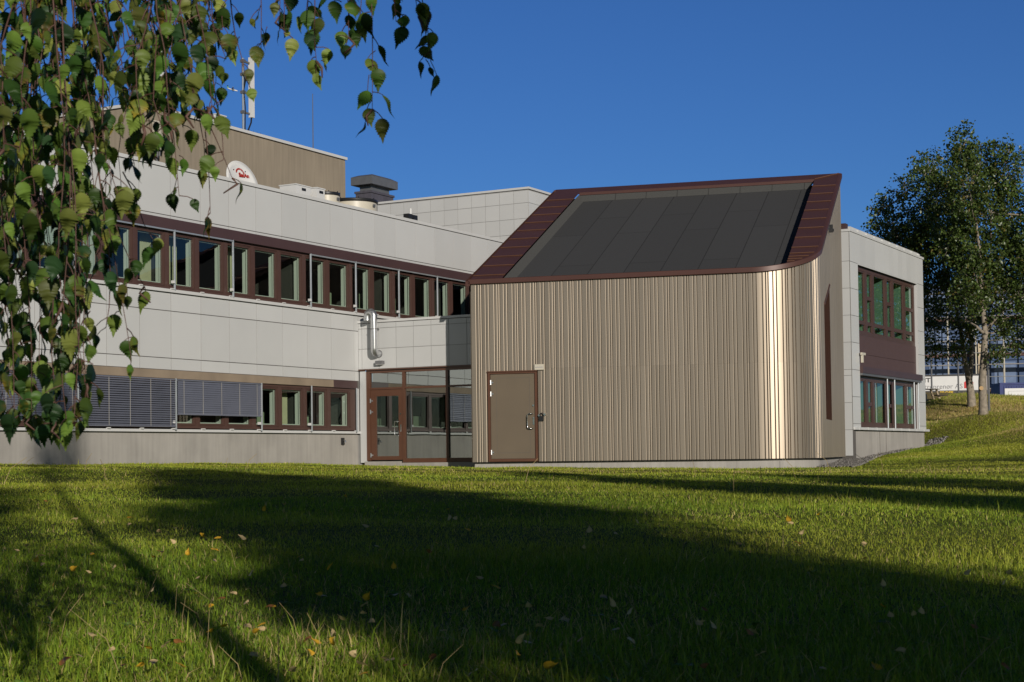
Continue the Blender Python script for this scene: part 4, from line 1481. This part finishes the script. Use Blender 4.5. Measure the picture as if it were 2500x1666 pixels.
poplar('poplar_tree', 'leaning twin stemmed poplar close to the white wing corner', (2372, 993), 71, LB, TB, 22, 88)
pa = [o for o in bpy.data.objects if o.name.startswith('poplar_tree')][0]
MB().tube([tuple(at(2395, 948, 65.8) - pa.location), tuple(at(2396, 948, 65.72) - pa.location)], .085, 14).build('pruned_knot', mat('cut_wood', (0.55, 0.36, 0.17), .7), pa)


def shade_tree(label, x, y, stack, leaf, n, seed, trunk_r=.16, name='lawn_tree', top=None):
    """a whole tree standing behind the photographer; it throws one of the long shadows on the lawn"""
    rng = np.random.default_rng(seed)
    z0 = gz(x, y)
    t = empty(name, (x, y, z0 - .05), 0, label, 'tree', 'trees behind the photographer')
    zt = max(c[2] for c in stack)
    b = MB().tube([(0, 0, 0), (.05, 0, zt * .3), (-.03, .05, zt * .6), (0, 0, zt)], [trunk_r * 1.2, trunk_r * .9, trunk_r * .6, trunk_r * .15], 10)
    cen = []
    wts = np.array([c[3] * c[3] * c[4] for c in stack])
    wts = wts / wts.sum()
    for (cx, cy, cz, r_, h_), w in zip(stack, wts):
        k = int(n * w / 14)
        p = rng.normal(size=(k, 3))
        p /= np.linalg.norm(p, axis=1)[:, None]
        p *= rng.uniform(.25, 1, (k, 1)) ** .5
        p = p * np.array([r_, r_, h_]) + np.array([cx, cy, cz])
        for q in p[::6]: b.tube([(cx * .5, cy * .5, max(.5, q[2] - r_ * .8)), tuple(q)], [.03, .006], 4, cap=False)
        cen.append((np.repeat(p, 14, 0) + rng.normal(size=(k * 14, 3)) * .17))
    cen = np.concatenate(cen)
    b.build('trunk', m_bark2, t)
    tone = rng.uniform(.7, 1.3, len(cen))
    leaf_cloud('crown', cen, rng.uniform(.7, 1.3, len(cen)) * leaf, np.stack([.06 * tone, .095 * tone, .02 * tone], 1), m_leaf_shade, t, rng=rng, droop=.5)
    return t


shade_tree('full leafy birch behind the photographer, throwing the broad shadow across the lawn', 5.6, -8,
           [(0, 0, 3.6, 1.6, 1.5), (.1, 0, 5.2, 1.8, 1.4), (.6, 0, 7.0, 2.2, 1.4), (1.0, 0, 8.8, 2.1, 1.4), (1.2, 0, 10.4, 1.8, 1.1), (.6, 0, 11.6, 1.0, .8), (-.9, 0, 4.4, .9, 1.0)], .16, 33000, 31)
shade_tree('tall slim tree behind the photographer, throwing the long band beside the annex', 13.3, -9,
           [(0, 0, 4.5, 1.55, 1.6), (.1, 0, 7.0, 1.6, 1.6), (-.1, 0, 9.4, 1.25, 1.5), (-.1, 0, 11.4, .9, 1.3), (0, 0, 13.0, .45, 1.0)], .16, 17000, 32)
shade_tree('narrow young tree behind the photographer, throwing a thin streak near the annex wall', 17.0, -9.5,
           [(-.9, 0, 4.6, .95, 1.6), (-.9, 0, 7.2, 1.0, 1.5), (-.7, 0, 9.8, .8, 1.4), (.7, 0, 5.6, .9, 1.6), (.6, 0, 8.6, 1.0, 1.6), (.4, 0, 11.2, .8, 1.4), (0, 0, 13.2, .4, 1.0)], .15, 16000, 33, .12)
shade_tree('large tree far behind the photographer, throwing shade over the grassy mound', 30.5, -4,
           [(0, 0, 8.0, 1.8, 2.2), (.2, 0, 11.0, 1.9, 2.0), (0, 0, 13.6, 1.3, 1.5), (0, 0, 15.0, .6, .9)], .18, 20000, 34, .2)

# ------------------------------------------------------------------ drooping birch over the camera
BT = empty('birch_tree', (1.19, -1.2, gz(1.19, -1.2) - .03), 0, 'drooping birch with yellowing leaves hanging into the view at the upper left', 'tree')
BO = BT.location.copy()
b = MB().tube([(0, 0, 0), (.02, 0, 2.5), (0, .02, 5), (.12, 0, 7.5), (.42, 0, 10.5), (.8, 0, 14.2)], [.075, .062, .052, .042, .028, .008], 12)
o = b.build('trunk', m_bark2, BT)
smooth_by_angle(o, 60)
rb = random.Random(99)
boughs = MB()
arms = []
for (x, y, z, hx) in ((-1.75, 2.5, 1.55, 2.9), (-1.1, 2.9, 1.45, 3.1), (-.55, 3.0, 1.35, 3.3), (-.15, 3.1, 1.3, 3.6), (-1.5, 1.7, 1.5, 2.7)):
    p0 = BO + Vector((0, 0, hx))
    p3 = Vector((x, y, z))
    p1 = p0.lerp(p3, .35) + Vector((0, 0, .55))
    p2 = p0.lerp(p3, .75) + Vector((0, 0, .40))
    path = []
    for i in range(13):
        s = i / 12
        path.append(p0 * (1 - s) ** 3 + p1 * 3 * s * (1 - s) ** 2 + p2 * 3 * s * s * (1 - s) + p3 * s ** 3)
    boughs.tube([tuple(p - BO) for p in path], [.022 - .016 * i / 12 for i in range(13)], 6)
    arms.append(path)
boughs.build('bough', m_twig, BT)


def leaf_shape():
    """serrated pointed birch leaf, unit length hanging down -Z, folded on the midrib; returns verts, faces, edge fraction, length fraction"""
    prof = [(0, .0), (.02, .14), (.09, .31), (.10, .275), (.18, .41), (.185, .35), (.27, .445), (.275, .375), (.36, .435), (.36, .36), (.45, .385), (.45, .305), (.54, .32), (.54, .245), (.64, .25), (.64, .175), (.74, .165), (.74, .10), (.84, .075), (1.0, .0)]
    vs, fs, e, ln = [], [], [], []
    n = len(prof)
    for (s, w) in prof:
        vs.append((0, .0, -s)); e.append(0); ln.append(s)
    for sgn in (1, -1):
        o_ = len(vs)
        for (s, w) in prof:
            vs.append((sgn * w * .76, .16 * w, -s - .02 * w)); e.append(w / .435); ln.append(s)
        for i in range(n - 1):
            q = (i, o_ + i, o_ + i + 1, i + 1)
            fs.append(q if sgn > 0 else q[::-1])
    return np.array(vs), fs, np.array(e), np.array(ln)


LV, LF, LE, LL = leaf_shape()
m_birch = leaf_mat('birch_leaf', .48, .27, spec=.3)


class Leaves:
    def __init__(s): s.v, s.f, s.c = [], [], []

    def add(s, pos, size, yaw, tilt, roll, col, tipcol, tipamt, curl=.1):
        v = LV.copy()
        v[:, 1] += curl * (v[:, 2] ** 2)
        v[:, 1] += .03 * np.sin(v[:, 2] * 9 + yaw)
        v *= size
        Rm = np.array((Matrix.Rotation(yaw, 3, 'Z') @ Matrix.Rotation(tilt, 3, 'X') @ Matrix.Rotation(roll, 3, 'Y')))
        v = v @ Rm.T + np.array(pos)
        n = sum(len(a) for a in s.v)
        s.v.append(v)
        s.f += [tuple(i + n for i in q) for q in LF]
        k = np.clip((LE * .6 + LL * .9 - 1.25 + tipamt + .25 * np.sin(LL * 17 + yaw * 5) * LE), 0, 1)[:, None]
        vein = (1 + .22 * (LE < .05))[:, None]
        s.c.append((np.array(col) * (1 - k) + np.array(tipcol) * k) * vein)

    def build(s, name, m, parent, off):
        v = np.concatenate(s.v) - np.array(off)
        loops = np.array([i for q in s.f for i in q])
        return np_mesh(name, v, loops, np.arange(len(s.f)) * 4, np.full(len(s.f), 4), m, np.concatenate(s.c), parent, smooth=False)


LEAVES = Leaves()
twigs = MB()
GREENS = [(.036, .085, .016), (.055, .115, .018), (.082, .135, .022), (.020, .050, .016), (.110, .155, .028), (.16, .185, .04)]


def put_leaf(p, size=None, yaw=None, far=1.0, yel=.10):
    size = size or rb.uniform(.029, .050)
    col = rb.choice(GREENS if rb.random() < .8 else GREENS[2:])
    kk = rb.choice((.5, .7, .9, 1.15, 1.4, 1.7)) * rb.uniform(.85, 1.15)
    col = tuple(c * kk for c in col)
    tip = rb.choice([(.42, .26, .02), (.50, .30, .03), (.22, .11, .03)])
    ta = rb.uniform(.35, .9) if rb.random() < yel else rb.uniform(-.8, -.05)
    yaw = rb.gauss(0, 1.0) if yaw is None else yaw
    st = Vector((rb.uniform(-1, 1), rb.uniform(-1, 1), rb.uniform(-1.0, .1)))
    st = st.normalized() * rb.uniform(.012, .03)
    q = Vector(p) + st
    twigs.tube([tuple(Vector(p) - BO), tuple(Vector(p) + st * .6 - BO + Vector((0, 0, .002))), tuple(q - BO)], [.0011, .0009, .0009], 4, cap=False)
    LEAVES.add(q, size, yaw, rb.uniform(-.55, .3), rb.uniform(-.4, .4), col, tip, ta, rb.uniform(-.25, .3))


def strand(u0, v0, u1, v1, Y, step=.034, skip=.08, start=None, wob=22, yel=.16, thick=.0015):
    a, c = at(u0, v0, Y), at(u1, v1, Y + rb.uniform(-.15, .15))
    L = (a - c).length
    n = max(4, int(L / .05))
    path = []
    ph = rb.uniform(0, 6)
    for i in range(n + 1):
        s = i / n
        p = a.lerp(c, s)
        w = wob * (math.sin(s * 3.1 + ph) * (s * (1 - s) * 4) + .22 * math.sin(s * 11 + ph * 2)) * Y / f_px
        path.append(p + Vector((w, w * .7, 0)))
    twigs.tube([tuple(p - BO) for p in path], [thick * (1 - .6 * i / n) for i in range(n + 1)], 5, cap=False)
    d = rb.uniform(0, step) if start is None else start
    side = 0
    while d < L:
        s = d / L * n
        i = min(int(s), n - 1)
        p = path[i].lerp(path[i + 1], s - i)
        if rb.random() > skip: put_leaf(p, yel=yel)
        d += step * rb.uniform(.7, 1.3)
    put_leaf(path[-1], yel=yel)
    if rb.random() < .3:
        e = path[-1] - BO
        twigs.tube([tuple(e), tuple(e + Vector((rb.uniform(-.012, .012), 0, -.012))), tuple(e + Vector((rb.uniform(-.02, .02), 0, -.03)))], [.0022, .0026, .0012], 6)


# lower limit of the leafy curtain along the picture's width
ENV = [(-260, 900), (0, 985), (60, 1010), (135, 1030), (190, 1010), (205, 860), (228, 660), (255, 540), (300, 430), (330, 390), (365, 340), (420, 320), (460, 270), (520, 260), (560, 130), (590, 60)]


def env(u):
    for (a, y0), (c, y1) in zip(ENV[:-1], ENV[1:]):
        if a <= u <= c: return y0 + (y1 - y0) * (u - a) / (c - a)
    return 0


us = [-240, -200, -160, -120, -85, -60, -35, -15, 5, 22, 40, 55, 70, 88, 102, 118, 132, 146, 160, 176, 190, 205, 222, 240, 258, 276, 296, 318, 340, 362, 384, 406, 430, 452, 476, 500, 524, 548]
for u in us:
    for k in range(2 if u > 210 else 2):
        uu = u + rb.uniform(-10, 10)
        e = env(uu) * (1.0 if k == 0 else rb.uniform(.35, .92))
        if e < 30: continue
        Y = rb.uniform(2.3, 3.7)
        strand(uu + rb.uniform(-110, 40), -140, uu + rb.uniform(-12, 14), e, Y, step=.031 if uu < 240 else .037, skip=.10)
# denser clumps inside the curtain
for i in range(34):
    u, v0 = rb.uniform(-180, 190), rb.uniform(-80, 500)
    strand(u, v0, u + rb.uniform(-30, 40), min(v0 + rb.uniform(180, 420), env(u)), rb.uniform(2.6, 4.0), step=.034, skip=.1)
for i in range(16):
    u, v0 = rb.uniform(200, 520), rb.uniform(-120, 20)
    strand(u, v0, u + rb.uniform(-20, 30), min(v0 + rb.uniform(150, 300), env(u)), rb.uniform(2.6, 3.8), step=.036, skip=.1)
# single strands that hang clear of the curtain
for (u0, v0, u1, v1, Y, st, sk) in ((230, 330, 318, 868, 2.9, .05, .25), (250, 480, 352, 700, 3.0, .06, .2), (300, 420, 375, 590, 3.0, .07, .3), (415, 200, 436, 478, 3.1, .06, .3), (505, 260, 512, 520, 3.1, .12, .6), (495, 250, 566, 435, 3.1, .09, .75),
                                    (520, 180, 545, 390, 3.0, .06, .25), (560, -20, 602, 195, 3.0, .06, .1), (470, 200, 500, 400, 3.1, .06, .3), (130, 700, 138, 1035, 2.7, .04, .1), (215, 560, 205, 900, 2.8, .045, .15), (265, 600, 260, 800, 2.8, .05, .2)):
    strand(u0, v0, u1, v1, Y, step=st, skip=sk, wob=6)
for (u0, u1, v1, Y, st, sk) in ((640, 636, 128, 3.1, .05, .1), (662, 684, 40, 3.1, .04, .1), (690, 692, 82, 3.1, .04, .2), (758, 772, 150, 3.0, .05, .15), (842, 850, 92, 3.0, .035, .1), (912, 908, 268, 3.0, .045, .25), (950, 968, 52, 3.1, .04, .1), (1003, 1052, 150, 3.0, .042, .1), (745, 750, 50, 3.0, .05, .3), (880, 876, 60, 3.0, .04, .2), (1010, 1020, 40, 3.0, .04, .1)):
    strand(u0, -150, u1, v1, Y, step=st, skip=sk, wob=5)
# a few big near leaves in the corner
# leaves placed one by one where they hang clear against sky and wall
for (u, v, n_, Y) in ((632, 22, 28, 3.1), (652, 66, 36, 3.1), (641, 100, 44, 3.1), (684, 20, 55, 3.1), (699, 56, 28, 3.1), (752, -4, 62, 3.0), (784, 54, 66, 3.0), (768, 116, 50, 3.0), (784, 148, 26, 3.0), (834, 5, 62, 3.0), (866, 8, 52, 3.0),
                      (852, 65, 48, 3.0), (891, 52, 45, 3.0), (976, 38, 40, 3.1), (975, -10, 44, 3.1), (1017, 0, 62, 3.0), (1036, 65, 50, 3.0), (1051, 112, 58, 3.0), (1040, 146, 32, 3.0), (917, 124, 64, 3.0), (901, 183, 65, 3.0), (907, 246, 54, 3.0),
                      (303, 460, 68, 2.9), (268, 335, 60, 2.9), (437, 380, 46, 3.1), (433, 433, 56, 3.1), (447, 306, 60, 3.1), (545, 244, 58, 3.1), (592, 155, 42, 3.0), (585, 90, 46, 3.0), (327, 822, 56, 3.0), (292, 760, 60, 2.9), (280, 543, 70, 2.9),
                      (365, 570, 48, 3.0), (336, 638, 52, 3.0), (308, 690, 40, 3.0), (25, 908, 56, 2.7), (80, 934, 46, 2.7), (138, 1000, 52, 2.7), (152, 922, 48, 2.7), (193, 928, 46, 2.8), (182, 968, 42, 2.8), (197, 1008, 24, 2.8), (212, 842, 42, 2.8),
                      (190, 670, 66, 2.7), (150, 800, 60, 2.7), (220, 760, 46, 2.8), (250, 600, 56, 2.8), (350, 120, 64, 3.0), (320, 130, 66, 3.0), (500, 40, 62, 3.1), (520, 160, 60, 3.1), (330, 210, 64, 3.0), (230, 60, 56, 2.9)):
    put_leaf(at(u, v, Y), n_ * .98 / f_px * Y, rb.gauss(.1, .55), yel=.22)
for (u, v, Y) in ((20, 40, 1.8), (95, 60, 2.1), (60, 330, 2.1), (90, 560, 2.2)):
    put_leaf(at(u, v - 60, Y), .050, rb.uniform(-.6, .9))
put_leaf(at(513, 505, 3.1), .045, 1.2, yel=1)
leaf_obj = LEAVES.build('hanging_leaves', m_birch, BT, BO)
twigs.build('hanging_twig', m_twig, BT, smooth=True)
# the birch's own crown above and behind the camera (throws the dappled shade at the left)
rng = np.random.default_rng(77)
cen = []
for (cx, cy, cz, r_, h_, k) in ((.35, 0, 9.2, .55, .9, 30), (.60, 0, 11.2, .62, 1.0, 46), (.78, 0, 12.9, .66, 1.25, 70), (-.5, .2, 3.7, .55, .5, 18), (-1.1, .3, 4.4, .6, .5, 30), (-.9, 0, 5.5, .6, .5, 30), (-.75, 0, 6.7, .5, .5, 24), (-1.4, 0, 5.0, .6, .5, 30), (.9, -.4, 4.8, .5, .5, 14), (-.9, -.8, 5.3, .6, .5, 18), (-1.6, -.2, 3.3, .5, .4, 16), (-.5, -.5, 6.4, .6, .5, 18)):
    p = rng.normal(size=(k, 3))
    p /= np.linalg.norm(p, axis=1)[:, None]
    p = p * rng.uniform(.2, 1, (k, 1)) ** .5 * np.array([r_, r_, h_]) + np.array([cx, cy, cz])
    cen.append(np.repeat(p, 34, 0) + rng.normal(size=(k * 34, 3)) * np.array([.13, .13, .2]))
cen = np.concatenate(cen)
tone = rng.uniform(.7, 1.3, len(cen))
leaf_cloud('crown', cen, rng.uniform(.05, .075, len(cen)) * 1.3, np.stack([.07 * tone, .10 * tone, .02 * tone], 1), m_birch, BT, rng=rng, droop=1.0)
b = MB()
for (p, q) in (((0, 0, 3.0), (-.5, .2, 3.7)), ((0, 0, 3.4), (-1.1, .3, 4.4)), ((0, 0, 4.0), (.9, -.4, 4.8)), ((0, 0, 4.3), (-.9, -.8, 5.3)), ((0, 0, 2.6), (-1.6, -.2, 3.4)), ((.05, 0, 5.6), (-.5, -.5, 6.4))): b.tube([p, ((p[0] + q[0]) / 2, (p[1] + q[1]) / 2, (p[2] + q[2]) / 2 + .15), q], [.02, .014, .006], 6)
b.build('branch', m_bark2, BT)

# ------------------------------------------------------------------ grass
def blocked(xy):
    """True inside the buildings and on the gravel strip"""
    d = xy - np.array([E0.x, E0.y])
    bx, by = d @ np.array(AX[:2]), d @ np.array(BX[:2])
    d2 = xy - np.array([C0.x, C0.y])
    ax, ay = d2 @ np.array(FX[:2]), d2 @ np.array(FY[:2])
    m1 = (by > -.02) & (bx < .2)
    m1 |= (bx > -.10) & (by > -8) & (by < .5)
    inside = (ax > .05) & (ax < AW_ - .05) & (ay > .05)
    corner = (ax > L1) & (ay < AR) & ((ax - L1) ** 2 + (ay - AR) ** 2 > AR ** 2)
    m1 |= inside & ~corner
    m1 |= (bx > 13.1) & (bx < 22.7) & (by > -11.05)
    return m1


def gravel_zone(xy):
    d = xy - np.array([E0.x, E0.y])
    bx, by = d @ np.array(AX[:2]), d @ np.array(BX[:2])
    d2 = xy - np.array([C0.x, C0.y])
    ax, ay = d2 @ np.array(FX[:2]), d2 @ np.array(FY[:2])
    return ((by > -11.6) & (bx > 11.5) & (bx < 24) & (by < -10.9)) | ((ax > 8.9) & (ax < 10.2) & (ay > 1.0 - .6 * (ax - 9.2)) & (ay < 11))


def fbm(xy, s, seed):
    r = np.random.default_rng(seed)
    out = np.zeros(len(xy))
    a = 1.0
    for o_ in range(4):
        th, ph = r.uniform(0, 6.28, 3), r.uniform(0, 6.28, 3)
        v = sum(np.sin((xy[:, 0] * math.cos(t) + xy[:, 1] * math.sin(t)) * s * (1.7 ** o_) + p) for t, p in zip(th, ph)) / 3
        out += a * v
        a *= .6
    return out


def grass(N=980000):
    rng = np.random.default_rng(5)
    # distance distribution: heavier near the camera
    u = rng.random(N)
    Ymin, Ymax = 3.0, 92.0
    e = -.04
    Y = (Ymin ** e + u * (Ymax ** e - Ymin ** e)) ** (1 / e)
    X = rng.uniform(-1, 1, N) * (Y * .345 + .7)
    far = Y > 50
    X[far] = np.abs(X[far])
    nh = 330000                                   # the longer, drier grass of the hill
    yh = rng.uniform(47, 90, nh)
    Y = np.r_[Y, yh]
    X = np.r_[X, rng.uniform(.17, .36, nh) * yh]
    N = N + nh
    xy = np.c_[X, Y]
    keep = ~blocked(xy) & ~(gravel_zone(xy) & (rng.random(N) < .93))
    keep &= ~((Y > 50) & (X < 8))
    xy = xy[keep]
    X, Y = xy[:, 0], xy[:, 1]
    n = len(xy)
    Z = ground_z(xy)
    sc = np.clip(Y / 10.0, 1, 3.4)
    patch = fbm(xy, .9, 3)
    hill = np.clip((Z - .15) / 1.0, 0, 1)
    h = rng.gamma(6, .0056, n) * (1 + .30 * patch) * np.where(Y < 6, 1.25, 1.0)
    h *= 1 + 1.3 * hill
    tall = rng.random(n) < np.where(Y < 6.5, .035, .008)
    h[tall] *= rng.uniform(1.6, 2.6, tall.sum())
    h = np.clip(h, .018, .32)
    w = rng.uniform(.0016, .0034, n) * sc
    az = rng.uniform(0, 2 * np.pi, n)
    lean = rng.uniform(.15, .95, n)
    flat = rng.random(n) < np.where(Y < 8, .20, .10)
    lean[flat] = rng.uniform(1.2, 2.2, flat.sum())
    dx, dy = np.cos(az), np.sin(az)
    px_, py_ = -dy, dx
    tw = rng.uniform(-.9, .9, n)
    qx, qy = np.cos(az + np.pi / 2 + tw), np.sin(az + np.pi / 2 + tw)
    base = np.c_[X, Y, Z - .012]

    def pt(s, ws):
        off = lean * h * s ** 1.8 * .75
        c = np.c_[base[:, 0] + dx * off, base[:, 1] + dy * off, base[:, 2] + h * (s - .28 * lean * s ** 2) + 0]
        wv = np.c_[qx * w * ws, qy * w * ws, np.zeros(n)]
        return c - wv, c + wv, c

    a0, b0, _ = pt(0.0, .8)
    a1, b1, _ = pt(.5, .75)
    _, _, c2 = pt(1.0, 0)
    v = np.stack([a0, b0, a1, b1, c2], 1).reshape(-1, 3)
    i = np.arange(n)[:, None] * 5
    loops = np.concatenate([i + np.array([[0, 1, 3, 2]]), i + np.array([[2, 3, 4]])], 1).ravel()
    st = (np.arange(n)[:, None] * 7 + np.array([[0, 4]])).ravel()
    tot = np.tile([4, 3], n)
    tone = rng.uniform(.65, 1.35, n) * (1 + .22 * fbm(xy, .9, 8)) * (1 + .16 * fbm(xy, .22, 41))
    g1 = np.array([.19, .305, .026])
    g2 = np.array([.42, .435, .055])
    mixv = np.clip(.33 + .42 * fbm(xy, .6, 12) + rng.normal(0, .25, n) + .42 * np.clip((Y - 8) / 22, 0, 1), 0, 1)[:, None]
    col = (g1 * (1 - mixv) + g2 * mixv) * tone[:, None]
    straw = rng.random(n) < (.045 + .30 * np.clip(fbm(xy, .8, 21) - .75, 0, 1) + .85 * hill * np.clip(.62 + .5 * fbm(xy, .5, 30), 0, 1))
    # dry strip along the foot of the annex lawn
    strip = np.exp(-((Y - 33.5) / 2.2) ** 2) * (X > -3)
    straw |= rng.random(n) < .35 * strip
    straw |= flat & (Y < 8) & (rng.random(n) < .4)
    col[straw] = np.array([.58, .45, .20]) * tone[straw][:, None]
    o = np_mesh('grass', v, loops, st, tot, leaf_mat('grass_blade', .5, .35, spec=.25), np.repeat(col, 5, 0))
    tag(o, kind='stuff')
    return o


grass()

# dry seed stalks and broad weeds in the foreground
ws = random.Random(3)
b = MB()
stalks = [at(600, 1640, 4.6), at(790, 1500, 5.0), at(640, 1560, 5.0), at(1060, 1600, 4.6), at(300, 1600, 4.7), at(500, 1450, 6.0), at(1790, 1160, 20), at(740, 1470, 5.6)]
for i in range(70):
    if i < len(stalks): x, y = stalks[i].x, stalks[i].y
    else:
        y = ws.uniform(3.8, 9) if i < 55 else ws.uniform(20, 36)
        x = ws.uniform(-.33, .30) * y
    z = gz(x, y)
    h_ = ws.uniform(.10, .24) * (1 if y < 12 else 1.8)
    a_ = ws.uniform(0, 6.28)
    le = ws.uniform(.3, 1.0) * h_
    r_ = .0012 * (1 if y < 12 else 4)
    b.tube([(x, y, z), (x + math.cos(a_) * le * .3, y + math.sin(a_) * le * .3, z + h_ * .6), (x + math.cos(a_) * le, y + math.sin(a_) * le, z + h_)], [r_, r_, r_ * .6], 4, cap=False)
o = b.build('dry_grass', mat('straw_stalk', (0.40, 0.30, 0.13), .7, var=.3))
tag(o, kind='stuff')
WE = Leaves()
for i in range(36):
    y = ws.uniform(3.9, 8.5)
    x = ws.uniform(-.33, .32) * y
    z = gz(x, y)
    k = ws.randint(3, 6)
    for j in range(k):
        yaw = 6.28 * j / k + ws.uniform(-.4, .4)
        WE.add((x, y, z + .015), ws.uniform(.03, .055), yaw, ws.uniform(1.6, 2.1), ws.uniform(-.3, .3), tuple(c * ws.uniform(.8, 1.2) for c in (.12, .22, .03)), (.2, .2, .04), -.6, ws.uniform(-.3, .1))
o = WE.build('broadleaf_weeds', m_birch, None, (0, 0, 0))
tag(o, kind='stuff')

# gravel at the foot of the right wing
rng = np.random.default_rng(9)
gp = []
while len(gp) < 2600:
    q = np.array([[rng.uniform(7, 18.5), rng.uniform(41, 64)]])
    if gravel_zone(q)[0] and not blocked(q)[0]: gp.append(q[0])
gp = np.array(gp)
zz0 = ground_z(gp)
sv = np.array([(1, 0, 0), (-1, 0, 0), (0, 1, 0), (0, -1, 0), (0, 0, 1), (0, 0, -1)], float)
sf = [(0, 2, 4), (2, 1, 4), (1, 3, 4), (3, 0, 4), (2, 0, 5), (1, 2, 5), (3, 1, 5), (0, 3, 5)]
r_ = rng.uniform(.02, .055, (len(gp), 1, 1)) * rng.uniform(.6, 1.3, (len(gp), 1, 3))
th = rng.uniform(0, 6.28, len(gp))
vv = sv[None] * r_ + rng.normal(0, .006, (len(gp), 6, 3))
vx = vv[:, :, 0] * np.cos(th)[:, None] - vv[:, :, 1] * np.sin(th)[:, None]
vy = vv[:, :, 0] * np.sin(th)[:, None] + vv[:, :, 1] * np.cos(th)[:, None]
vv = np.stack([vx + gp[:, 0:1], vy + gp[:, 1:2], vv[:, :, 2] + zz0[:, None] + .02], 2)
lo = (np.arange(len(gp))[:, None, None] * 6 + np.array(sf)[None]).ravel()
nf = len(gp) * 8
tn = rng.uniform(.5, 1.3, (len(gp), 1)) * np.array([[.25, .235, .215]])
o = np_mesh('gravel', vv.reshape(-1, 3), lo, np.arange(nf) * 3, np.full(nf, 3), leaf_mat('pebble', .9, .0), np.repeat(tn, 6, 0))
tag(o, kind='stuff')

# ------------------------------------------------------------------ fallen leaves, each its own object
def fallen(col, tip, amt, seed, curl):
    S = Leaves()
    S.add((0, 0, 0), 1.0, 0, math.pi / 2, 0, col, tip, amt, curl)
    v = S.v[0].copy()
    v[:, 1] += .5
    v[:, 2] += .10 * np.sin(v[:, 0] * 6 + seed) + .12 * np.abs(v[:, 0])
    loops = np.array([i for q in S.f for i in q])
    o = np_mesh('fallen_leaf', v, loops, np.arange(len(S.f)) * 4, np.full(len(S.f), 4), m_birch, S.c[0])
    return o


KINDS = [('golden yellow birch leaf lying on the lawn', 'golden leaves fallen on the lawn', (.72, .42, .04), (.50, .26, .03)),
         ('pale buff dry birch leaf lying on the lawn', 'pale buff leaves fallen on the lawn', (.62, .46, .24), (.46, .30, .13)),
         ('rusty brown withered leaf lying on the lawn', 'rusty leaves fallen on the lawn', (.30, .13, .04), (.16, .07, .03))]
protos = [fallen(c, t2, .1, i, .35 - .2 * i) for i, (_, _, c, t2) in enumerate(KINDS)]
spots = [(165, 1405, 0), (455, 1373, 0), (505, 1548, 0), (760, 1592, 0), (795, 1592, 0), (855, 1625, 1), (912, 1650, 0), (495, 1415, 1), (530, 1375, 1), (570, 1372, 1), (380, 1372, 0), (230, 1313, 1), (213, 1330, 1), (255, 1408, 1), (55, 1357, 1), (15, 1357, 1), (85, 1362, 1),
         (110, 1392, 1), (90, 1378, 1), (362, 1500, 1), (486, 1457, 0), (523, 1480, 0), (545, 1545, 0), (705, 1640, 1), (850, 1628, 1), (105, 1230, 2), (200, 1240, 0), (176, 1282, 1), (200, 1270, 1), (320, 1290, 1), (380, 1296, 1), (410, 1296, 1), (436, 1340, 1), (490, 1318, 0), (300, 1270, 0),
         (233, 1355, 0), (60, 1335, 1), (275, 1405, 1), (380, 1353, 2), (680, 1490, 2), (690, 1452, 1), (870, 1497, 1), (1070, 1505, 1), (1100, 1283, 1), (1105, 1280, 1), (1185, 1420, 2), (1080, 1555, 1), (1120, 1510, 0), (1295, 1505, 1), (1300, 1535, 1), (1365, 1525, 1), (1375, 1515, 1), (1250, 1600, 1), (1270, 1605, 0),
         (1310, 1645, 0), (1460, 1460, 1), (1690, 1540, 1), (1715, 1550, 1), (1755, 1562, 1), (1440, 1318, 1), (1875, 1318, 0), (1930, 1288, 0), (1967, 1338, 0), (1995, 1265, 0), (2110, 1325, 1), (2440, 1450, 1), (2180, 1530, 1), (2070, 1480, 2), (1700, 1655, 2), (2160, 1660, 0), (2010, 1655, 1), (1790, 1330, 1), (920, 1350, 1), (930, 1345, 1), (1060, 1365, 2),
         (560, 1470, 2), (410, 1580, 2), (640, 1610, 1), (300, 1640, 2), (130, 1650, 2), (30, 1540, 2), (200, 1560, 1), (470, 1650, 0), (330, 1420, 0), (600, 1425, 1), (770, 1560, 2), (660, 1545, 1), (1010, 1640, 2), (980, 1560, 1), (1180, 1640, 1), (1400, 1590, 2), (1560, 1600, 1), (1890, 1600, 2), (2300, 1600, 1), (2400, 1560, 2), (2240, 1500, 2)]
fl = random.Random(12)
for i in range(95):
    q = fl.random()
    if q < .55: spots.append((fl.uniform(0, 1000), 1200 + 455 * fl.random() ** .8, fl.choice((0, 0, 1, 1, 1))))
    elif q < .8: spots.append((fl.uniform(900, 2480), fl.uniform(1480, 1660), fl.choice((0, 1, 1, 1, 2))))
    else: spots.append((fl.uniform(900, 2480), fl.uniform(1230, 1480), fl.choice((0, 1, 2))))
used = [False] * 3
for (u, v, k) in spots:
    lo_, hi_ = 3.0, 40.0
    for _ in range(40):
        mid = (lo_ + hi_) / 2
        p = at(u, v, mid)
        if p.z > gz(p.x, p.y) + .05: lo_ = mid
        else: hi_ = mid
    p = at(u, v, lo_)
    o = protos[k]
    if used[k]:
        o = protos[k].copy()
        COL.objects.link(o)
    used[k] = True
    s = fl.uniform(.030, .048) * (1.35 if p.y > 9 else 1)
    o.scale = (s, s, s)
    o.location = p + Vector((0, 0, .02))
    o.rotation_euler = (fl.uniform(-.7, .9), fl.uniform(-.6, .6), fl.uniform(0, 6.28))
    tag(o, KINDS[k][0], 'leaf', KINDS[k][1])
